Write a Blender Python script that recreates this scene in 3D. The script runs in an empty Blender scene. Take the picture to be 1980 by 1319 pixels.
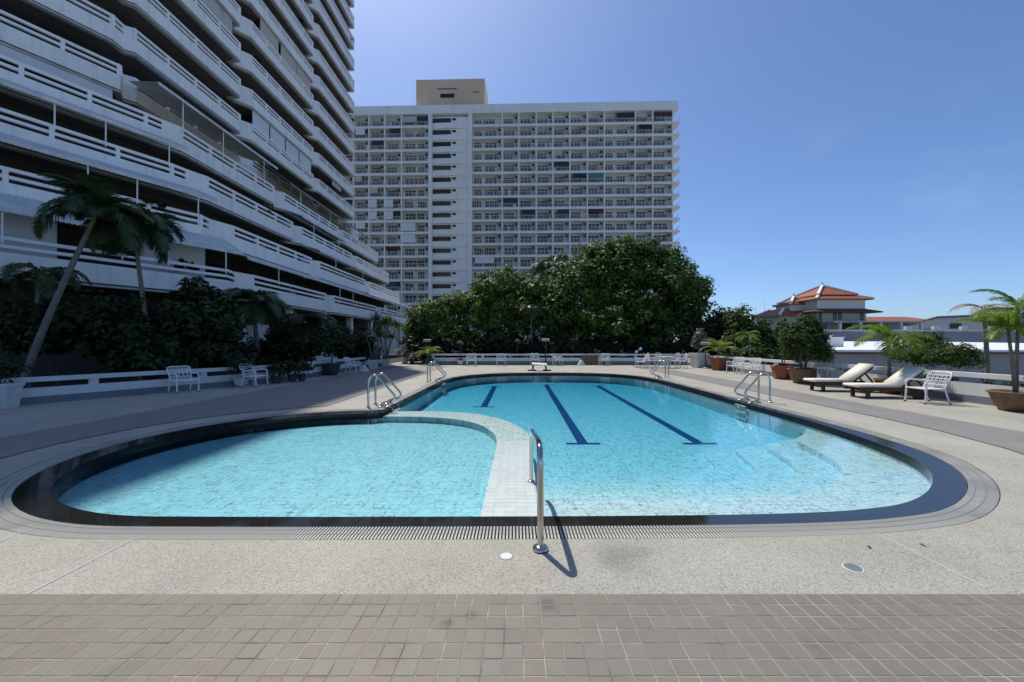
import bpy, bmesh, math, random
import numpy as np
from mathutils import Vector, Matrix
from mathutils.geometry import tessellate_polygon

random.seed(7); rng = np.random.default_rng(7)
PI = math.pi; R = math.radians
S = bpy.context.scene
COL = S.collection

# ---------------------------------------------------------------- camera, sky, sun, exposure
EYE = 1.6                      # camera height above the pool deck
FPX = 770.0                    # focal length in photograph pixels
U0, V0 = 1003.0, 663.0         # where the pool axis meets the horizon
cam_d = bpy.data.cameras.new('camera'); cam = bpy.data.objects.new('camera', cam_d); COL.objects.link(cam)
cam.location = (0, 0, EYE); cam.rotation_euler = (R(90), 0, 0)
cam_d.sensor_width = 36; cam_d.lens = 36 * FPX / 1980
cam_d.shift_x = (990 - U0) / 1980; cam_d.shift_y = (V0 - 659.5) / 1980
cam_d.clip_start = 0.05; cam_d.clip_end = 5000
S.camera = cam

SUN_EL = R(59.4)
SUN_DIR = Vector((-0.47 * math.cos(SUN_EL), 0.883 * math.cos(SUN_EL), math.sin(SUN_EL))).normalized()
W = bpy.data.worlds.new('World'); S.world = W; W.use_nodes = True
wn = W.node_tree.nodes; wl = W.node_tree.links
bg = wn['Background']
sky = wn.new('ShaderNodeTexSky'); sky.sky_type = 'NISHITA'; sky.sun_disc = False
sky.sun_elevation = SUN_EL
sky.sun_rotation = math.atan2(SUN_DIR.x, SUN_DIR.y)
sky.altitude = 0; sky.air_density = 0.8; sky.dust_density = 0.9; sky.ozone_density = 9.0
# thin streaks of high cloud over the whole dome
tc = wn.new('ShaderNodeTexCoord'); mp = wn.new('ShaderNodeMapping')
mp.inputs['Scale'].default_value = (1.2, 5.0, 7.0); mp.inputs['Rotation'].default_value = (0.2, 0.5, 0.5)
cn = wn.new('ShaderNodeTexNoise'); cn.inputs['Scale'].default_value = 1.3; cn.inputs['Detail'].default_value = 7; cn.inputs['Roughness'].default_value = 0.55
cr = wn.new('ShaderNodeValToRGB'); cr.color_ramp.elements[0].position = 0.60; cr.color_ramp.elements[1].position = 1.0
cr.color_ramp.elements[1].color = (0.06, 0.06, 0.06, 1)
mx = wn.new('ShaderNodeMix'); mx.data_type = 'RGBA'; mx.inputs[7].default_value = (9, 9.6, 10.4, 1)
wl.new(tc.outputs['Generated'], mp.inputs['Vector']); wl.new(mp.outputs['Vector'], cn.inputs['Vector'])
wl.new(cn.outputs['Fac'], cr.inputs['Fac']); wl.new(cr.outputs['Color'], mx.inputs[0])
wl.new(sky.outputs['Color'], mx.inputs[6]); wl.new(mx.outputs[2], bg.inputs['Color'])
bg.inputs['Strength'].default_value = 0.115
sl = bpy.data.lights.new('sun', 'SUN'); so = bpy.data.objects.new('sun', sl); COL.objects.link(so)
sl.energy = 3.0; sl.angle = R(0.53); sl.color = (1.0, 0.94, 0.83)
so.rotation_euler = SUN_DIR.to_track_quat('Z', 'Y').to_euler(); so.location = (-30, 60, 110)
S.view_settings.view_transform = 'Standard'; S.view_settings.look = 'None'
S.view_settings.exposure = 0.43; S.view_settings.gamma = 1; S.view_settings.use_curve_mapping = False
S.render.engine = 'CYCLES'
S.cycles.use_denoising = True
S.cycles.max_bounces = 8; S.cycles.transparent_max_bounces = 16; S.cycles.caustics_reflective = False
S.cycles.caustics_refractive = False

# ---------------------------------------------------------------- materials
MATS = {}
def newmat(name):
    m = bpy.data.materials.new(name); m.use_nodes = True; MATS[name] = m
    return m, m.node_tree.nodes, m.node_tree.links, m.node_tree.nodes['Principled BSDF']
def mat(name, col, rough=0.6, var=0.12, scale=3.0, bump=0.0, bscale=None, metal=0.0, spec=0.5, island=0.0, streak=0.0):
    """plain surface with a little cloudy colour variation, optional relief, per-piece tone and run-off streaks"""
    m, n, l, p = newmat(name)
    p.inputs['Roughness'].default_value = rough; p.inputs['Metallic'].default_value = metal
    p.inputs['Specular IOR Level'].default_value = spec
    t = n.new('ShaderNodeTexCoord')
    no = n.new('ShaderNodeTexNoise'); no.inputs['Scale'].default_value = scale; no.inputs['Detail'].default_value = 6
    l.new(t.outputs['Object'], no.inputs['Vector'])
    mr = n.new('ShaderNodeMapRange'); mr.inputs[1].default_value = 0.3; mr.inputs[2].default_value = 0.7
    mr.inputs[3].default_value = 1 - var; mr.inputs[4].default_value = 1 + var
    l.new(no.outputs['Fac'], mr.inputs[0])
    fac = mr.outputs[0]
    if island:
        g = n.new('ShaderNodeObjectInfo'); r2 = n.new('ShaderNodeMapRange')
        r2.inputs[3].default_value = 1 - island; r2.inputs[4].default_value = 1 + island
        l.new(g.outputs['Random'], r2.inputs[0])
        mm = n.new('ShaderNodeMath'); mm.operation = 'MULTIPLY'; l.new(fac, mm.inputs[0]); l.new(r2.outputs[0], mm.inputs[1]); fac = mm.outputs[0]
    if streak:
        mpn = n.new('ShaderNodeMapping'); mpn.inputs['Scale'].default_value = (2.2, 2.2, 0.18)
        n3 = n.new('ShaderNodeTexNoise'); n3.inputs['Scale'].default_value = 1.6; n3.inputs['Detail'].default_value = 5
        l.new(t.outputs['Object'], mpn.inputs['Vector']); l.new(mpn.outputs['Vector'], n3.inputs['Vector'])
        r3 = n.new('ShaderNodeMapRange'); r3.inputs[1].default_value = 0.5; r3.inputs[2].default_value = 0.75
        r3.inputs[3].default_value = 1; r3.inputs[4].default_value = 1 - streak
        l.new(n3.outputs['Fac'], r3.inputs[0])
        mm = n.new('ShaderNodeMath'); mm.operation = 'MULTIPLY'; l.new(fac, mm.inputs[0]); l.new(r3.outputs[0], mm.inputs[1]); fac = mm.outputs[0]
    vm = n.new('ShaderNodeVectorMath'); vm.operation = 'SCALE'; vm.inputs[0].default_value = col[:3]
    l.new(fac, vm.inputs['Scale']); l.new(vm.outputs[0], p.inputs['Base Color'])
    if bump:
        nb = n.new('ShaderNodeTexNoise'); nb.inputs['Scale'].default_value = bscale or scale * 8; nb.inputs['Detail'].default_value = 4
        l.new(t.outputs['Object'], nb.inputs['Vector'])
        b = n.new('ShaderNodeBump'); b.inputs['Strength'].default_value = bump; b.inputs['Distance'].default_value = 0.02
        l.new(nb.outputs['Fac'], b.inputs['Height']); l.new(b.outputs['Normal'], p.inputs['Normal'])
    return m
def leafmat(name, dark, light, rough=0.42, trans=0.25, spec=0.5):
    m, n, l, p = newmat(name)
    g = n.new('ShaderNodeNewGeometry'); r = n.new('ShaderNodeValToRGB')
    r.color_ramp.elements[0].color = (*dark, 1); r.color_ramp.elements[1].color = (*light, 1)
    l.new(g.outputs['Random Per Island'], r.inputs['Fac']); l.new(r.outputs['Color'], p.inputs['Base Color'])
    p.inputs['Roughness'].default_value = rough; p.inputs['Specular IOR Level'].default_value = spec
    tr = n.new('ShaderNodeBsdfTranslucent'); sc = n.new('ShaderNodeVectorMath'); sc.operation = 'MULTIPLY'
    sc.inputs[1].default_value = (1.5, 1.7, 0.7); l.new(r.outputs['Color'], sc.inputs[0]); l.new(sc.outputs[0], tr.inputs['Color'])
    mix = n.new('ShaderNodeMixShader'); mix.inputs[0].default_value = trans
    l.new(p.outputs[0], mix.inputs[1]); l.new(tr.outputs[0], mix.inputs[2]); l.new(mix.outputs[0], n['Material Output'].inputs['Surface'])
    return m

mat('facade_white', (0.86, 0.86, 0.84), 0.65, 0.06, 0.7, streak=0.16)
mat('rail_white', (0.88, 0.88, 0.86), 0.55, 0.04, 2)
mat('shaded_soffit', (0.13, 0.125, 0.12), 0.8, 0.12, 0.8)  # dark base colour carries the shade under the balcony slabs
mat('ledge', (0.50, 0.50, 0.48), 0.8, 0.15, 1.2, streak=0.2)
mat('shaded_interior_wall', (0.07, 0.062, 0.058), 0.8, 0.3, 0.5)  # near-black base colour stands in for the shade inside the recesses
mat('awning_white', (0.66, 0.66, 0.64), 0.6, 0.16, 1.5, streak=0.2)
mat('awning_green', (0.20, 0.23, 0.17), 0.6, 0.2, 1.5)
mat('blind_white', (0.66, 0.70, 0.74), 0.7, 0.04, 1.0)
mat('blind_cream', (0.50, 0.47, 0.40), 0.7, 0.06, 1.0)
mat('blind_dark', (0.06, 0.02, 0.025), 0.7, 0.1, 1.0)
mat('blind_teal', (0.05, 0.20, 0.17), 0.7, 0.1, 1.0)
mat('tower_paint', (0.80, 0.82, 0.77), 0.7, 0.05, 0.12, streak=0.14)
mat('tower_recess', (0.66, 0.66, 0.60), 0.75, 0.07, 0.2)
mat('penthouse_paint', (0.66, 0.50, 0.34), 0.75, 0.05, 0.2, streak=0.1)
mat('door_glass', (0.06, 0.07, 0.07), 0.12, 0.4, 0.6, island=0.5)
mat('bronze_glass', (0.02, 0.028, 0.03), 0.10, 0.3, 0.4, island=0.3)
mat('baluster', (0.66, 0.67, 0.67), 0.5, 0.05, 2)
mat('ac_white', (0.50, 0.50, 0.48), 0.5, 0.1, 2, island=0.2)
mat('ac_fan', (0.025, 0.025, 0.028), 0.6, 0.2, 4)
mat('wall_white', (0.68, 0.68, 0.66), 0.7, 0.06, 1.2, bump=0.15, bscale=30, streak=0.10)
mat('skirt_grey', (0.17, 0.19, 0.22), 0.7, 0.12, 1.5)
mat('soil', (0.045, 0.033, 0.025), 0.95, 0.3, 3, bump=0.6)
mat('ground_far', (0.30, 0.29, 0.27), 0.9, 0.3, 0.05)
mat('steel', (0.56, 0.54, 0.50), 0.16, 0.06, 6, metal=1.0)
mat('alu_white', (0.80, 0.80, 0.79), 0.4, 0.04, 6)
mat('rubber', (0.02, 0.02, 0.02), 0.8, 0.1, 6)
mat('wood_dark', (0.045, 0.025, 0.017), 0.5, 0.35, 9, bump=0.2)
mat('cushion', (0.78, 0.75, 0.66), 0.85, 0.04, 4, bump=0.12, bscale=25)
mat('terracotta', (0.27, 0.085, 0.045), 0.75, 0.18, 5, bump=0.15)
mat('clay', (0.16, 0.10, 0.055), 0.7, 0.3, 5, bump=0.2)
mat('pot_white', (0.62, 0.62, 0.60), 0.6, 0.08, 4, streak=0.2)
mat('pot_dark', (0.05, 0.052, 0.05), 0.6, 0.25, 4)
mat('blue_paint', (0.02, 0.06, 0.22), 0.5, 0.1, 4)
mat('black_metal', (0.015, 0.015, 0.017), 0.5, 0.2, 5)
mat('bark', (0.13, 0.105, 0.085), 0.9, 0.3, 6, bump=0.5)
mat('palm_bark', (0.17, 0.155, 0.135), 0.85, 0.25, 7, bump=0.5)
mat('crownshaft', (0.16, 0.20, 0.05), 0.5, 0.2, 4)
mat('roof_white', (0.80, 0.80, 0.79), 0.6, 0.05, 0.3, streak=0.05)
mat('concrete_grey', (0.30, 0.31, 0.32), 0.8, 0.08, 0.3, streak=0.15)
mat('concrete_blue', (0.24, 0.27, 0.31), 0.8, 0.08, 0.3)
mat('house_cream', (0.52, 0.50, 0.44), 0.75, 0.06, 0.3, streak=0.1)
mat('house_white', (0.62, 0.62, 0.60), 0.75, 0.06, 0.3)
mat('ridge_white', (0.78, 0.77, 0.73), 0.6, 0.04, 1)
mat('eave_dark', (0.07, 0.035, 0.025), 0.7, 0.1, 1)
mat('brown_panel', (0.16, 0.105, 0.075), 0.7, 0.15, 6)
mat('cover_grey', (0.16, 0.18, 0.20), 0.5, 0.1, 8)
mat('cover_white', (0.72, 0.71, 0.66), 0.5, 0.05, 8)
mat('joint_strip', (0.58, 0.56, 0.50), 0.5, 0.05, 8)
mat('lane_blue', (0.006, 0.022, 0.16), 0.4, 0.15, 4)
mat('grate_plastic', (0.47, 0.46, 0.40), 0.5, 0.22, 1.6)
mat('channel_dark', (0.02, 0.02, 0.02), 0.8, 0.2, 3)
leafmat('leaf_big', (0.022, 0.054, 0.009), (0.100, 0.172, 0.030), 0.5, 0.25, 0.22)
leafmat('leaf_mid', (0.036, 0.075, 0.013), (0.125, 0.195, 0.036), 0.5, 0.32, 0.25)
leafmat('leaf_bush', (0.022, 0.044, 0.010), (0.085, 0.13, 0.032), 0.55, 0.28, 0.2)
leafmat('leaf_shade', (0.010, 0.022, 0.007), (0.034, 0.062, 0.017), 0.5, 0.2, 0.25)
leafmat('leaf_yellow', (0.09, 0.12, 0.018), (0.26, 0.29, 0.05), 0.45, 0.35)
leafmat('leaf_silver', (0.07, 0.08, 0.065), (0.19, 0.20, 0.17), 0.5, 0.2)
leafmat('leaf_palm', (0.05, 0.10, 0.015), (0.16, 0.24, 0.04), 0.45, 0.4, 0.3)
leafmat('leaf_palm_dark', (0.022, 0.050, 0.018), (0.065, 0.11, 0.042), 0.4, 0.25, 0.4)
leafmat('leaf_orange', (0.20, 0.06, 0.02), (0.33, 0.16, 0.04), 0.5, 0.3)
leafmat('petal', (0.6, 0.56, 0.5), (0.75, 0.7, 0.62), 0.6, 0.3)

def pebble_mat():
    m, n, l, p = newmat('pebble_wash'); p.inputs['Roughness'].default_value = 0.75
    t = n.new('ShaderNodeTexCoord')
    v = n.new('ShaderNodeTexVoronoi'); v.inputs['Scale'].default_value = 140; l.new(t.outputs['Object'], v.inputs['Vector'])
    r = n.new('ShaderNodeValToRGB'); e = r.color_ramp.elements
    e[0].color = (0.23, 0.222, 0.19, 1); e[1].color = (0.46, 0.44, 0.37, 1); e[0].position = 0.02; e[1].position = 0.75
    x = e.new(0.3); x.color = (0.34, 0.326, 0.275, 1)
    sp = n.new('ShaderNodeSeparateColor'); l.new(v.outputs['Color'], sp.inputs[0]); l.new(sp.outputs[0], r.inputs['Fac'])
    no = n.new('ShaderNodeTexNoise'); no.inputs['Scale'].default_value = 0.8; no.inputs['Detail'].default_value = 8; no.inputs['Roughness'].default_value = 0.6
    l.new(t.outputs['Object'], no.inputs['Vector'])
    mr = n.new('ShaderNodeMapRange'); mr.inputs[1].default_value = 0.33; mr.inputs[2].default_value = 0.66; mr.inputs[3].default_value = 0.84; mr.inputs[4].default_value = 1.08
    l.new(no.outputs['Fac'], mr.inputs[0])
    # old damp mark beside the hand rail
    di = n.new('ShaderNodeVectorMath'); di.operation = 'DISTANCE'; di.inputs[1].default_value = (0.80, 3.0, 0)
    n2 = n.new('ShaderNodeTexNoise'); n2.inputs['Scale'].default_value = 5; n2.inputs['Detail'].default_value = 4; l.new(t.outputs['Object'], n2.inputs['Vector'])
    l.new(t.outputs['Object'], di.inputs[0])
    ad = n.new('ShaderNodeMath'); ad.operation = 'MULTIPLY_ADD'; ad.inputs[1].default_value = 0.5; l.new(n2.outputs['Fac'], ad.inputs[0]); l.new(di.outputs['Value'], ad.inputs[2])
    mr2 = n.new('ShaderNodeMapRange'); mr2.inputs[1].default_value = 0.30; mr2.inputs[2].default_value = 0.55; mr2.inputs[3].default_value = 0.72; mr2.inputs[4].default_value = 1
    l.new(ad.outputs[0], mr2.inputs[0])
    mm = n.new('ShaderNodeMath'); mm.operation = 'MULTIPLY'; l.new(mr.outputs[0], mm.inputs[0]); l.new(mr2.outputs[0], mm.inputs[1])
    vm = n.new('ShaderNodeVectorMath'); vm.operation = 'SCALE'; l.new(r.outputs['Color'], vm.inputs[0]); l.new(mm.outputs[0], vm.inputs['Scale'])
    l.new(vm.outputs[0], p.inputs['Base Color'])
    b = n.new('ShaderNodeBump'); b.inputs['Strength'].default_value = 0.35; b.inputs['Distance'].default_value = 0.004
    l.new(v.outputs['Distance'], b.inputs['Height']); l.new(b.outputs['Normal'], p.inputs['Normal'])
pebble_mat()
def tiled_mat(name, c1, c2, grout, size, gap, rough, var=0.1):
    m, n, l, p = newmat(name); p.inputs['Roughness'].default_value = rough
    t = n.new('ShaderNodeTexCoord'); b = n.new('ShaderNodeTexBrick'); b.offset = 0; b.squash = 1
    b.inputs['Color1'].default_value = (*c1, 1); b.inputs['Color2'].default_value = (*c2, 1); b.inputs['Mortar'].default_value = (*grout, 1)
    b.inputs['Scale'].default_value = 1; b.inputs['Mortar Size'].default_value = gap; b.inputs['Brick Width'].default_value = size; b.inputs['Row Height'].default_value = size
    l.new(t.outputs['Object'], b.inputs['Vector'])
    no = n.new('ShaderNodeTexNoise'); no.inputs['Scale'].default_value = 1.2; no.inputs['Detail'].default_value = 7; l.new(t.outputs['Object'], no.inputs['Vector'])
    mr = n.new('ShaderNodeMapRange'); mr.inputs[1].default_value = 0.3; mr.inputs[2].default_value = 0.7; mr.inputs[3].default_value = 1 - var; mr.inputs[4].default_value = 1 + var
    l.new(no.outputs['Fac'], mr.inputs[0])
    vm = n.new('ShaderNodeVectorMath'); vm.operation = 'SCALE'; l.new(b.outputs['Color'], vm.inputs[0]); l.new(mr.outputs[0], vm.inputs['Scale'])
    l.new(vm.outputs[0], p.inputs['Base Color'])
tiled_mat('band_tile', (0.215, 0.195, 0.175), (0.24, 0.22, 0.20), (0.32, 0.30, 0.27), 0.104, 0.004, 0.6)
def paver_mat():
    m, n, l, p = newmat('paver'); p.inputs['Roughness'].default_value = 0.6
    oi = n.new('ShaderNodeObjectInfo'); t = n.new('ShaderNodeTexCoord'); g = n.new('ShaderNodeNewGeometry')
    r = n.new('ShaderNodeValToRGB'); e = r.color_ramp.elements
    e[0].color = (0.200, 0.168, 0.136, 1); e[1].color = (0.212, 0.190, 0.154, 1)
    x = e.new(0.5); x.color = (0.204, 0.180, 0.146, 1)
    ad = n.new('ShaderNodeMath'); ad.operation = 'ADD'; l.new(oi.outputs['Random'], ad.inputs[0]); l.new(g.outputs['Random Per Island'], ad.inputs[1])
    fr = n.new('ShaderNodeMath'); fr.operation = 'FRACT'; l.new(ad.outputs[0], fr.inputs[0]); l.new(fr.outputs[0], r.inputs['Fac'])
    no = n.new('ShaderNodeTexNoise'); no.inputs['Scale'].default_value = 9; no.inputs['Detail'].default_value = 8; no.inputs['Roughness'].default_value = 0.65
    l.new(g.outputs['Position'], no.inputs['Vector'])
    mr = n.new('ShaderNodeMapRange'); mr.inputs[1].default_value = 0.3; mr.inputs[2].default_value = 0.7; mr.inputs[3].default_value = 0.93; mr.inputs[4].default_value = 1.06
    l.new(no.outputs['Fac'], mr.inputs[0])
    fac = mr.outputs[0]
    for (sx, sy, sr) in ((-0.40, 2.25, 0.05), (-0.28, 2.32, 0.045), (0.17, 2.42, 0.075), (1.6, 2.1, 0.12), (-1.9, 1.95, 0.15)):      # old damp marks at loose joints
        di = n.new('ShaderNodeVectorMath'); di.operation = 'DISTANCE'; di.inputs[1].default_value = (sx, sy, 0.012); l.new(g.outputs['Position'], di.inputs[0])
        ad2 = n.new('ShaderNodeMath'); ad2.operation = 'MULTIPLY_ADD'; ad2.inputs[1].default_value = sr * 1.2; l.new(no.outputs['Fac'], ad2.inputs[0]); l.new(di.outputs['Value'], ad2.inputs[2])
        q2 = n.new('ShaderNodeMapRange'); q2.inputs[1].default_value = sr; q2.inputs[2].default_value = sr * 1.7; q2.inputs[3].default_value = 0.62 if sr < 0.1 else 0.86; q2.inputs[4].default_value = 1; l.new(ad2.outputs[0], q2.inputs[0])
        mm2 = n.new('ShaderNodeMath'); mm2.operation = 'MULTIPLY'; l.new(fac, mm2.inputs[0]); l.new(q2.outputs[0], mm2.inputs[1]); fac = mm2.outputs[0]
    big = n.new('ShaderNodeTexNoise'); big.inputs['Scale'].default_value = 1.3; big.inputs['Detail'].default_value = 5; l.new(g.outputs['Position'], big.inputs['Vector'])
    q3 = n.new('ShaderNodeMapRange'); q3.inputs[1].default_value = 0.3; q3.inputs[2].default_value = 0.7; q3.inputs[3].default_value = 0.95; q3.inputs[4].default_value = 1.05; l.new(big.outputs['Fac'], q3.inputs[0])
    mm2 = n.new('ShaderNodeMath'); mm2.operation = 'MULTIPLY'; l.new(fac, mm2.inputs[0]); l.new(q3.outputs[0], mm2.inputs[1]); fac = mm2.outputs[0]
    vm = n.new('ShaderNodeVectorMath'); vm.operation = 'SCALE'; l.new(r.outputs['Color'], vm.inputs[0]); l.new(fac, vm.inputs['Scale'])
    l.new(vm.outputs[0], p.inputs['Base Color'])
    b = n.new('ShaderNodeBump'); b.inputs['Strength'].default_value = 0.2; b.inputs['Distance'].default_value = 0.004
    l.new(no.outputs['Fac'], b.inputs['Height']); l.new(b.outputs['Normal'], p.inputs['Normal'])
paver_mat()
mat('paver_grout', (0.29, 0.27, 0.235), 0.9, 0.5, 4)
def pool_tile_mat(name, tint):
    """pool tiles; bent grout and grey squiggles are water ripples painted into the colour"""
    m, n, l, p = newmat(name); p.inputs['Roughness'].default_value = 0.5
    t = n.new('ShaderNodeTexCoord')
    dn = n.new('ShaderNodeTexNoise'); dn.inputs['Scale'].default_value = 9; dn.inputs['Detail'].default_value = 3; l.new(t.outputs['Object'], dn.inputs['Vector'])
    sb = n.new('ShaderNodeVectorMath'); sb.operation = 'SUBTRACT'; sb.inputs[1].default_value = (0.5, 0.5, 0.5); l.new(dn.outputs['Color'], sb.inputs[0])
    sc = n.new('ShaderNodeVectorMath'); sc.operation = 'SCALE'; sc.inputs['Scale'].default_value = 0.17; l.new(sb.outputs[0], sc.inputs[0])
    ad = n.new('ShaderNodeVectorMath'); ad.operation = 'ADD'; l.new(t.outputs['Object'], ad.inputs[0]); l.new(sc.outputs[0], ad.inputs[1])
    b = n.new('ShaderNodeTexBrick'); b.offset = 0; b.inputs['Color1'].default_value = (1, 1, 1, 1); b.inputs['Color2'].default_value = (0.92, 0.93, 0.94, 1); b.inputs['Mortar'].default_value = (0.30, 0.32, 0.34, 1)
    b.inputs['Scale'].default_value = 1; b.inputs['Mortar Size'].default_value = 0.006; b.inputs['Brick Width'].default_value = 0.104; b.inputs['Row Height'].default_value = 0.104
    l.new(ad.outputs[0], b.inputs['Vector'])
    mn = n.new('ShaderNodeTexNoise'); mn.inputs['Scale'].default_value = 5.5; mn.inputs['Detail'].default_value = 4; mn.inputs['Roughness'].default_value = 0.6; l.new(t.outputs['Object'], mn.inputs['Vector'])
    mr = n.new('ShaderNodeMapRange'); mr.inputs[1].default_value = 0.42; mr.inputs[2].default_value = 0.62; l.new(mn.outputs['Fac'], mr.inputs[0])
    mx = n.new('ShaderNodeMix'); mx.data_type = 'RGBA'; mx.inputs[6].default_value = (0.96, 0.965, 0.97, 1); l.new(mr.outputs[0], mx.inputs[0]); l.new(b.outputs['Color'], mx.inputs[7])
    wn_ = n.new('ShaderNodeTexNoise'); wn_.inputs['Scale'].default_value = 6.5; wn_.inputs['Detail'].default_value = 2.5; l.new(t.outputs['Object'], wn_.inputs['Vector'])  # squiggles of the rippled water surface, painted into the tile colour
    s1 = n.new('ShaderNodeMath'); s1.operation = 'SUBTRACT'; s1.inputs[1].default_value = 0.5; l.new(wn_.outputs['Fac'], s1.inputs[0])
    s2 = n.new('ShaderNodeMath'); s2.operation = 'ABSOLUTE'; l.new(s1.outputs[0], s2.inputs[0])
    s3 = n.new('ShaderNodeMapRange'); s3.inputs[1].default_value = 0.004; s3.inputs[2].default_value = 0.022; s3.inputs[3].default_value = 1; s3.inputs[4].default_value = 0; l.new(s2.outputs[0], s3.inputs[0])
    m2 = n.new('ShaderNodeTexNoise'); m2.inputs['Scale'].default_value = 8; m2.inputs['Detail'].default_value = 3; l.new(sb.outputs[0], m2.inputs['Vector'])
    s4 = n.new('ShaderNodeMath'); s4.operation = 'MULTIPLY'; l.new(s3.outputs[0], s4.inputs[0]); l.new(m2.outputs['Fac'], s4.inputs[1])
    mx2 = n.new('ShaderNodeMix'); mx2.data_type = 'RGBA'; mx2.inputs[7].default_value = (0.20, 0.24, 0.26, 1); l.new(s4.outputs[0], mx2.inputs[0]); l.new(mx.outputs[2], mx2.inputs[6]); mx = mx2
    cl = n.new('ShaderNodeMapRange'); cl.inputs[3].default_value = 0.74; cl.inputs[4].default_value = 0.90
    n4 = n.new('ShaderNodeTexNoise'); n4.inputs['Scale'].default_value = 14; n4.inputs['Detail'].default_value = 6; l.new(t.outputs['Object'], n4.inputs['Vector'])
    cl.inputs[1].default_value = 0.35; cl.inputs[2].default_value = 0.65; l.new(n4.outputs['Fac'], cl.inputs[0])
    vm = n.new('ShaderNodeVectorMath'); vm.operation = 'SCALE'; l.new(mx.outputs[2], vm.inputs[0]); l.new(cl.outputs[0], vm.inputs['Scale'])
    tn = n.new('ShaderNodeVectorMath'); tn.operation = 'MULTIPLY'; tn.inputs[1].default_value = tint; l.new(vm.outputs[0], tn.inputs[0])
    l.new(tn.outputs[0], p.inputs['Base Color'])
pool_tile_mat('pool_tile', (0.80, 0.97, 1.0)); pool_tile_mat('pool_tile_blue', (0.48, 0.90, 1.0))
mat('pool_tile_piece', (0.72, 0.79, 0.81), 0.4, 0.12, 9, island=0.05)
tiled_mat('pool_wall_tile', (0.55, 0.60, 0.63), (0.60, 0.65, 0.68), (0.35, 0.38, 0.4), 0.104, 0.006, 0.4)
def ring_mat():
    m, n, l, p = newmat('black_granite')
    p.inputs['Base Color'].default_value = (0.018, 0.019, 0.019, 1); p.inputs['Roughness'].default_value = 0.05; p.inputs['Specular IOR Level'].default_value = 0.2
    t = n.new('ShaderNodeTexCoord'); no = n.new('ShaderNodeTexNoise'); no.inputs['Scale'].default_value = 2.5; no.inputs['Detail'].default_value = 3
    l.new(t.outputs['Object'], no.inputs['Vector'])
    mr = n.new('ShaderNodeMapRange'); mr.inputs[3].default_value = 0.02; mr.inputs[4].default_value = 0.09; l.new(no.outputs['Fac'], mr.inputs[0]); l.new(mr.outputs[0], p.inputs['Roughness'])
    b = n.new('ShaderNodeBump'); b.inputs['Strength'].default_value = 0.04; b.inputs['Distance'].default_value = 0.02; l.new(no.outputs['Fac'], b.inputs['Height']); l.new(b.outputs['Normal'], p.inputs['Normal'])
ring_mat()
def water_mat():
    m, n, l, p = newmat('pool_water'); n.remove(p); o = n['Material Output']
    t = n.new('ShaderNodeTexCoord'); no = n.new('ShaderNodeTexNoise'); no.inputs['Scale'].default_value = 4.5; no.inputs['Detail'].default_value = 4
    l.new(t.outputs['Object'], no.inputs['Vector'])
    b = n.new('ShaderNodeBump'); b.inputs['Strength'].default_value = 0.16; b.inputs['Distance'].default_value = 0.03; l.new(no.outputs['Fac'], b.inputs['Height'])
    fr = n.new('ShaderNodeFresnel'); fr.inputs['IOR'].default_value = 1.33; l.new(b.outputs['Normal'], fr.inputs['Normal'])
    tr = n.new('ShaderNodeBsdfTransparent'); gl = n.new('ShaderNodeBsdfGlossy'); gl.inputs['Roughness'].default_value = 0.015; l.new(b.outputs['Normal'], gl.inputs['Normal'])
    mi = n.new('ShaderNodeMixShader'); l.new(fr.outputs[0], mi.inputs[0]); l.new(tr.outputs[0], mi.inputs[1]); l.new(gl.outputs[0], mi.inputs[2])
    l.new(mi.outputs[0], o.inputs['Surface'])
    va = n.new('ShaderNodeVolumeAbsorption'); va.inputs['Color'].default_value = (0.02, 0.81, 0.985, 1); va.inputs['Density'].default_value = 0.57
    l.new(va.outputs[0], o.inputs['Volume'])
water_mat()
def roof_tile_mat():
    m, n, l, p = newmat('roof_tile'); p.inputs['Roughness'].default_value = 0.7
    t = n.new('ShaderNodeTexCoord'); w = n.new('ShaderNodeTexWave'); w.bands_direction = 'Z'; w.inputs['Scale'].default_value = 1.6; w.inputs['Distortion'].default_value = 0.4
    l.new(t.outputs['Object'], w.inputs['Vector'])
    no = n.new('ShaderNodeTexNoise'); no.inputs['Scale'].default_value = 1.5; no.inputs['Detail'].default_value = 6; l.new(t.outputs['Object'], no.inputs['Vector'])
    r = n.new('ShaderNodeValToRGB'); r.color_ramp.elements[0].color = (0.20, 0.055, 0.025, 1); r.color_ramp.elements[1].color = (0.34, 0.115, 0.055, 1)
    mm = n.new('ShaderNodeMath'); mm.operation = 'MULTIPLY_ADD'; mm.inputs[1].default_value = 0.35; l.new(w.outputs['Fac'], mm.inputs[0]); l.new(no.outputs['Fac'], mm.inputs[2])
    l.new(mm.outputs[0], r.inputs['Fac']); l.new(r.outputs['Color'], p.inputs['Base Color'])
roof_tile_mat()

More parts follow.
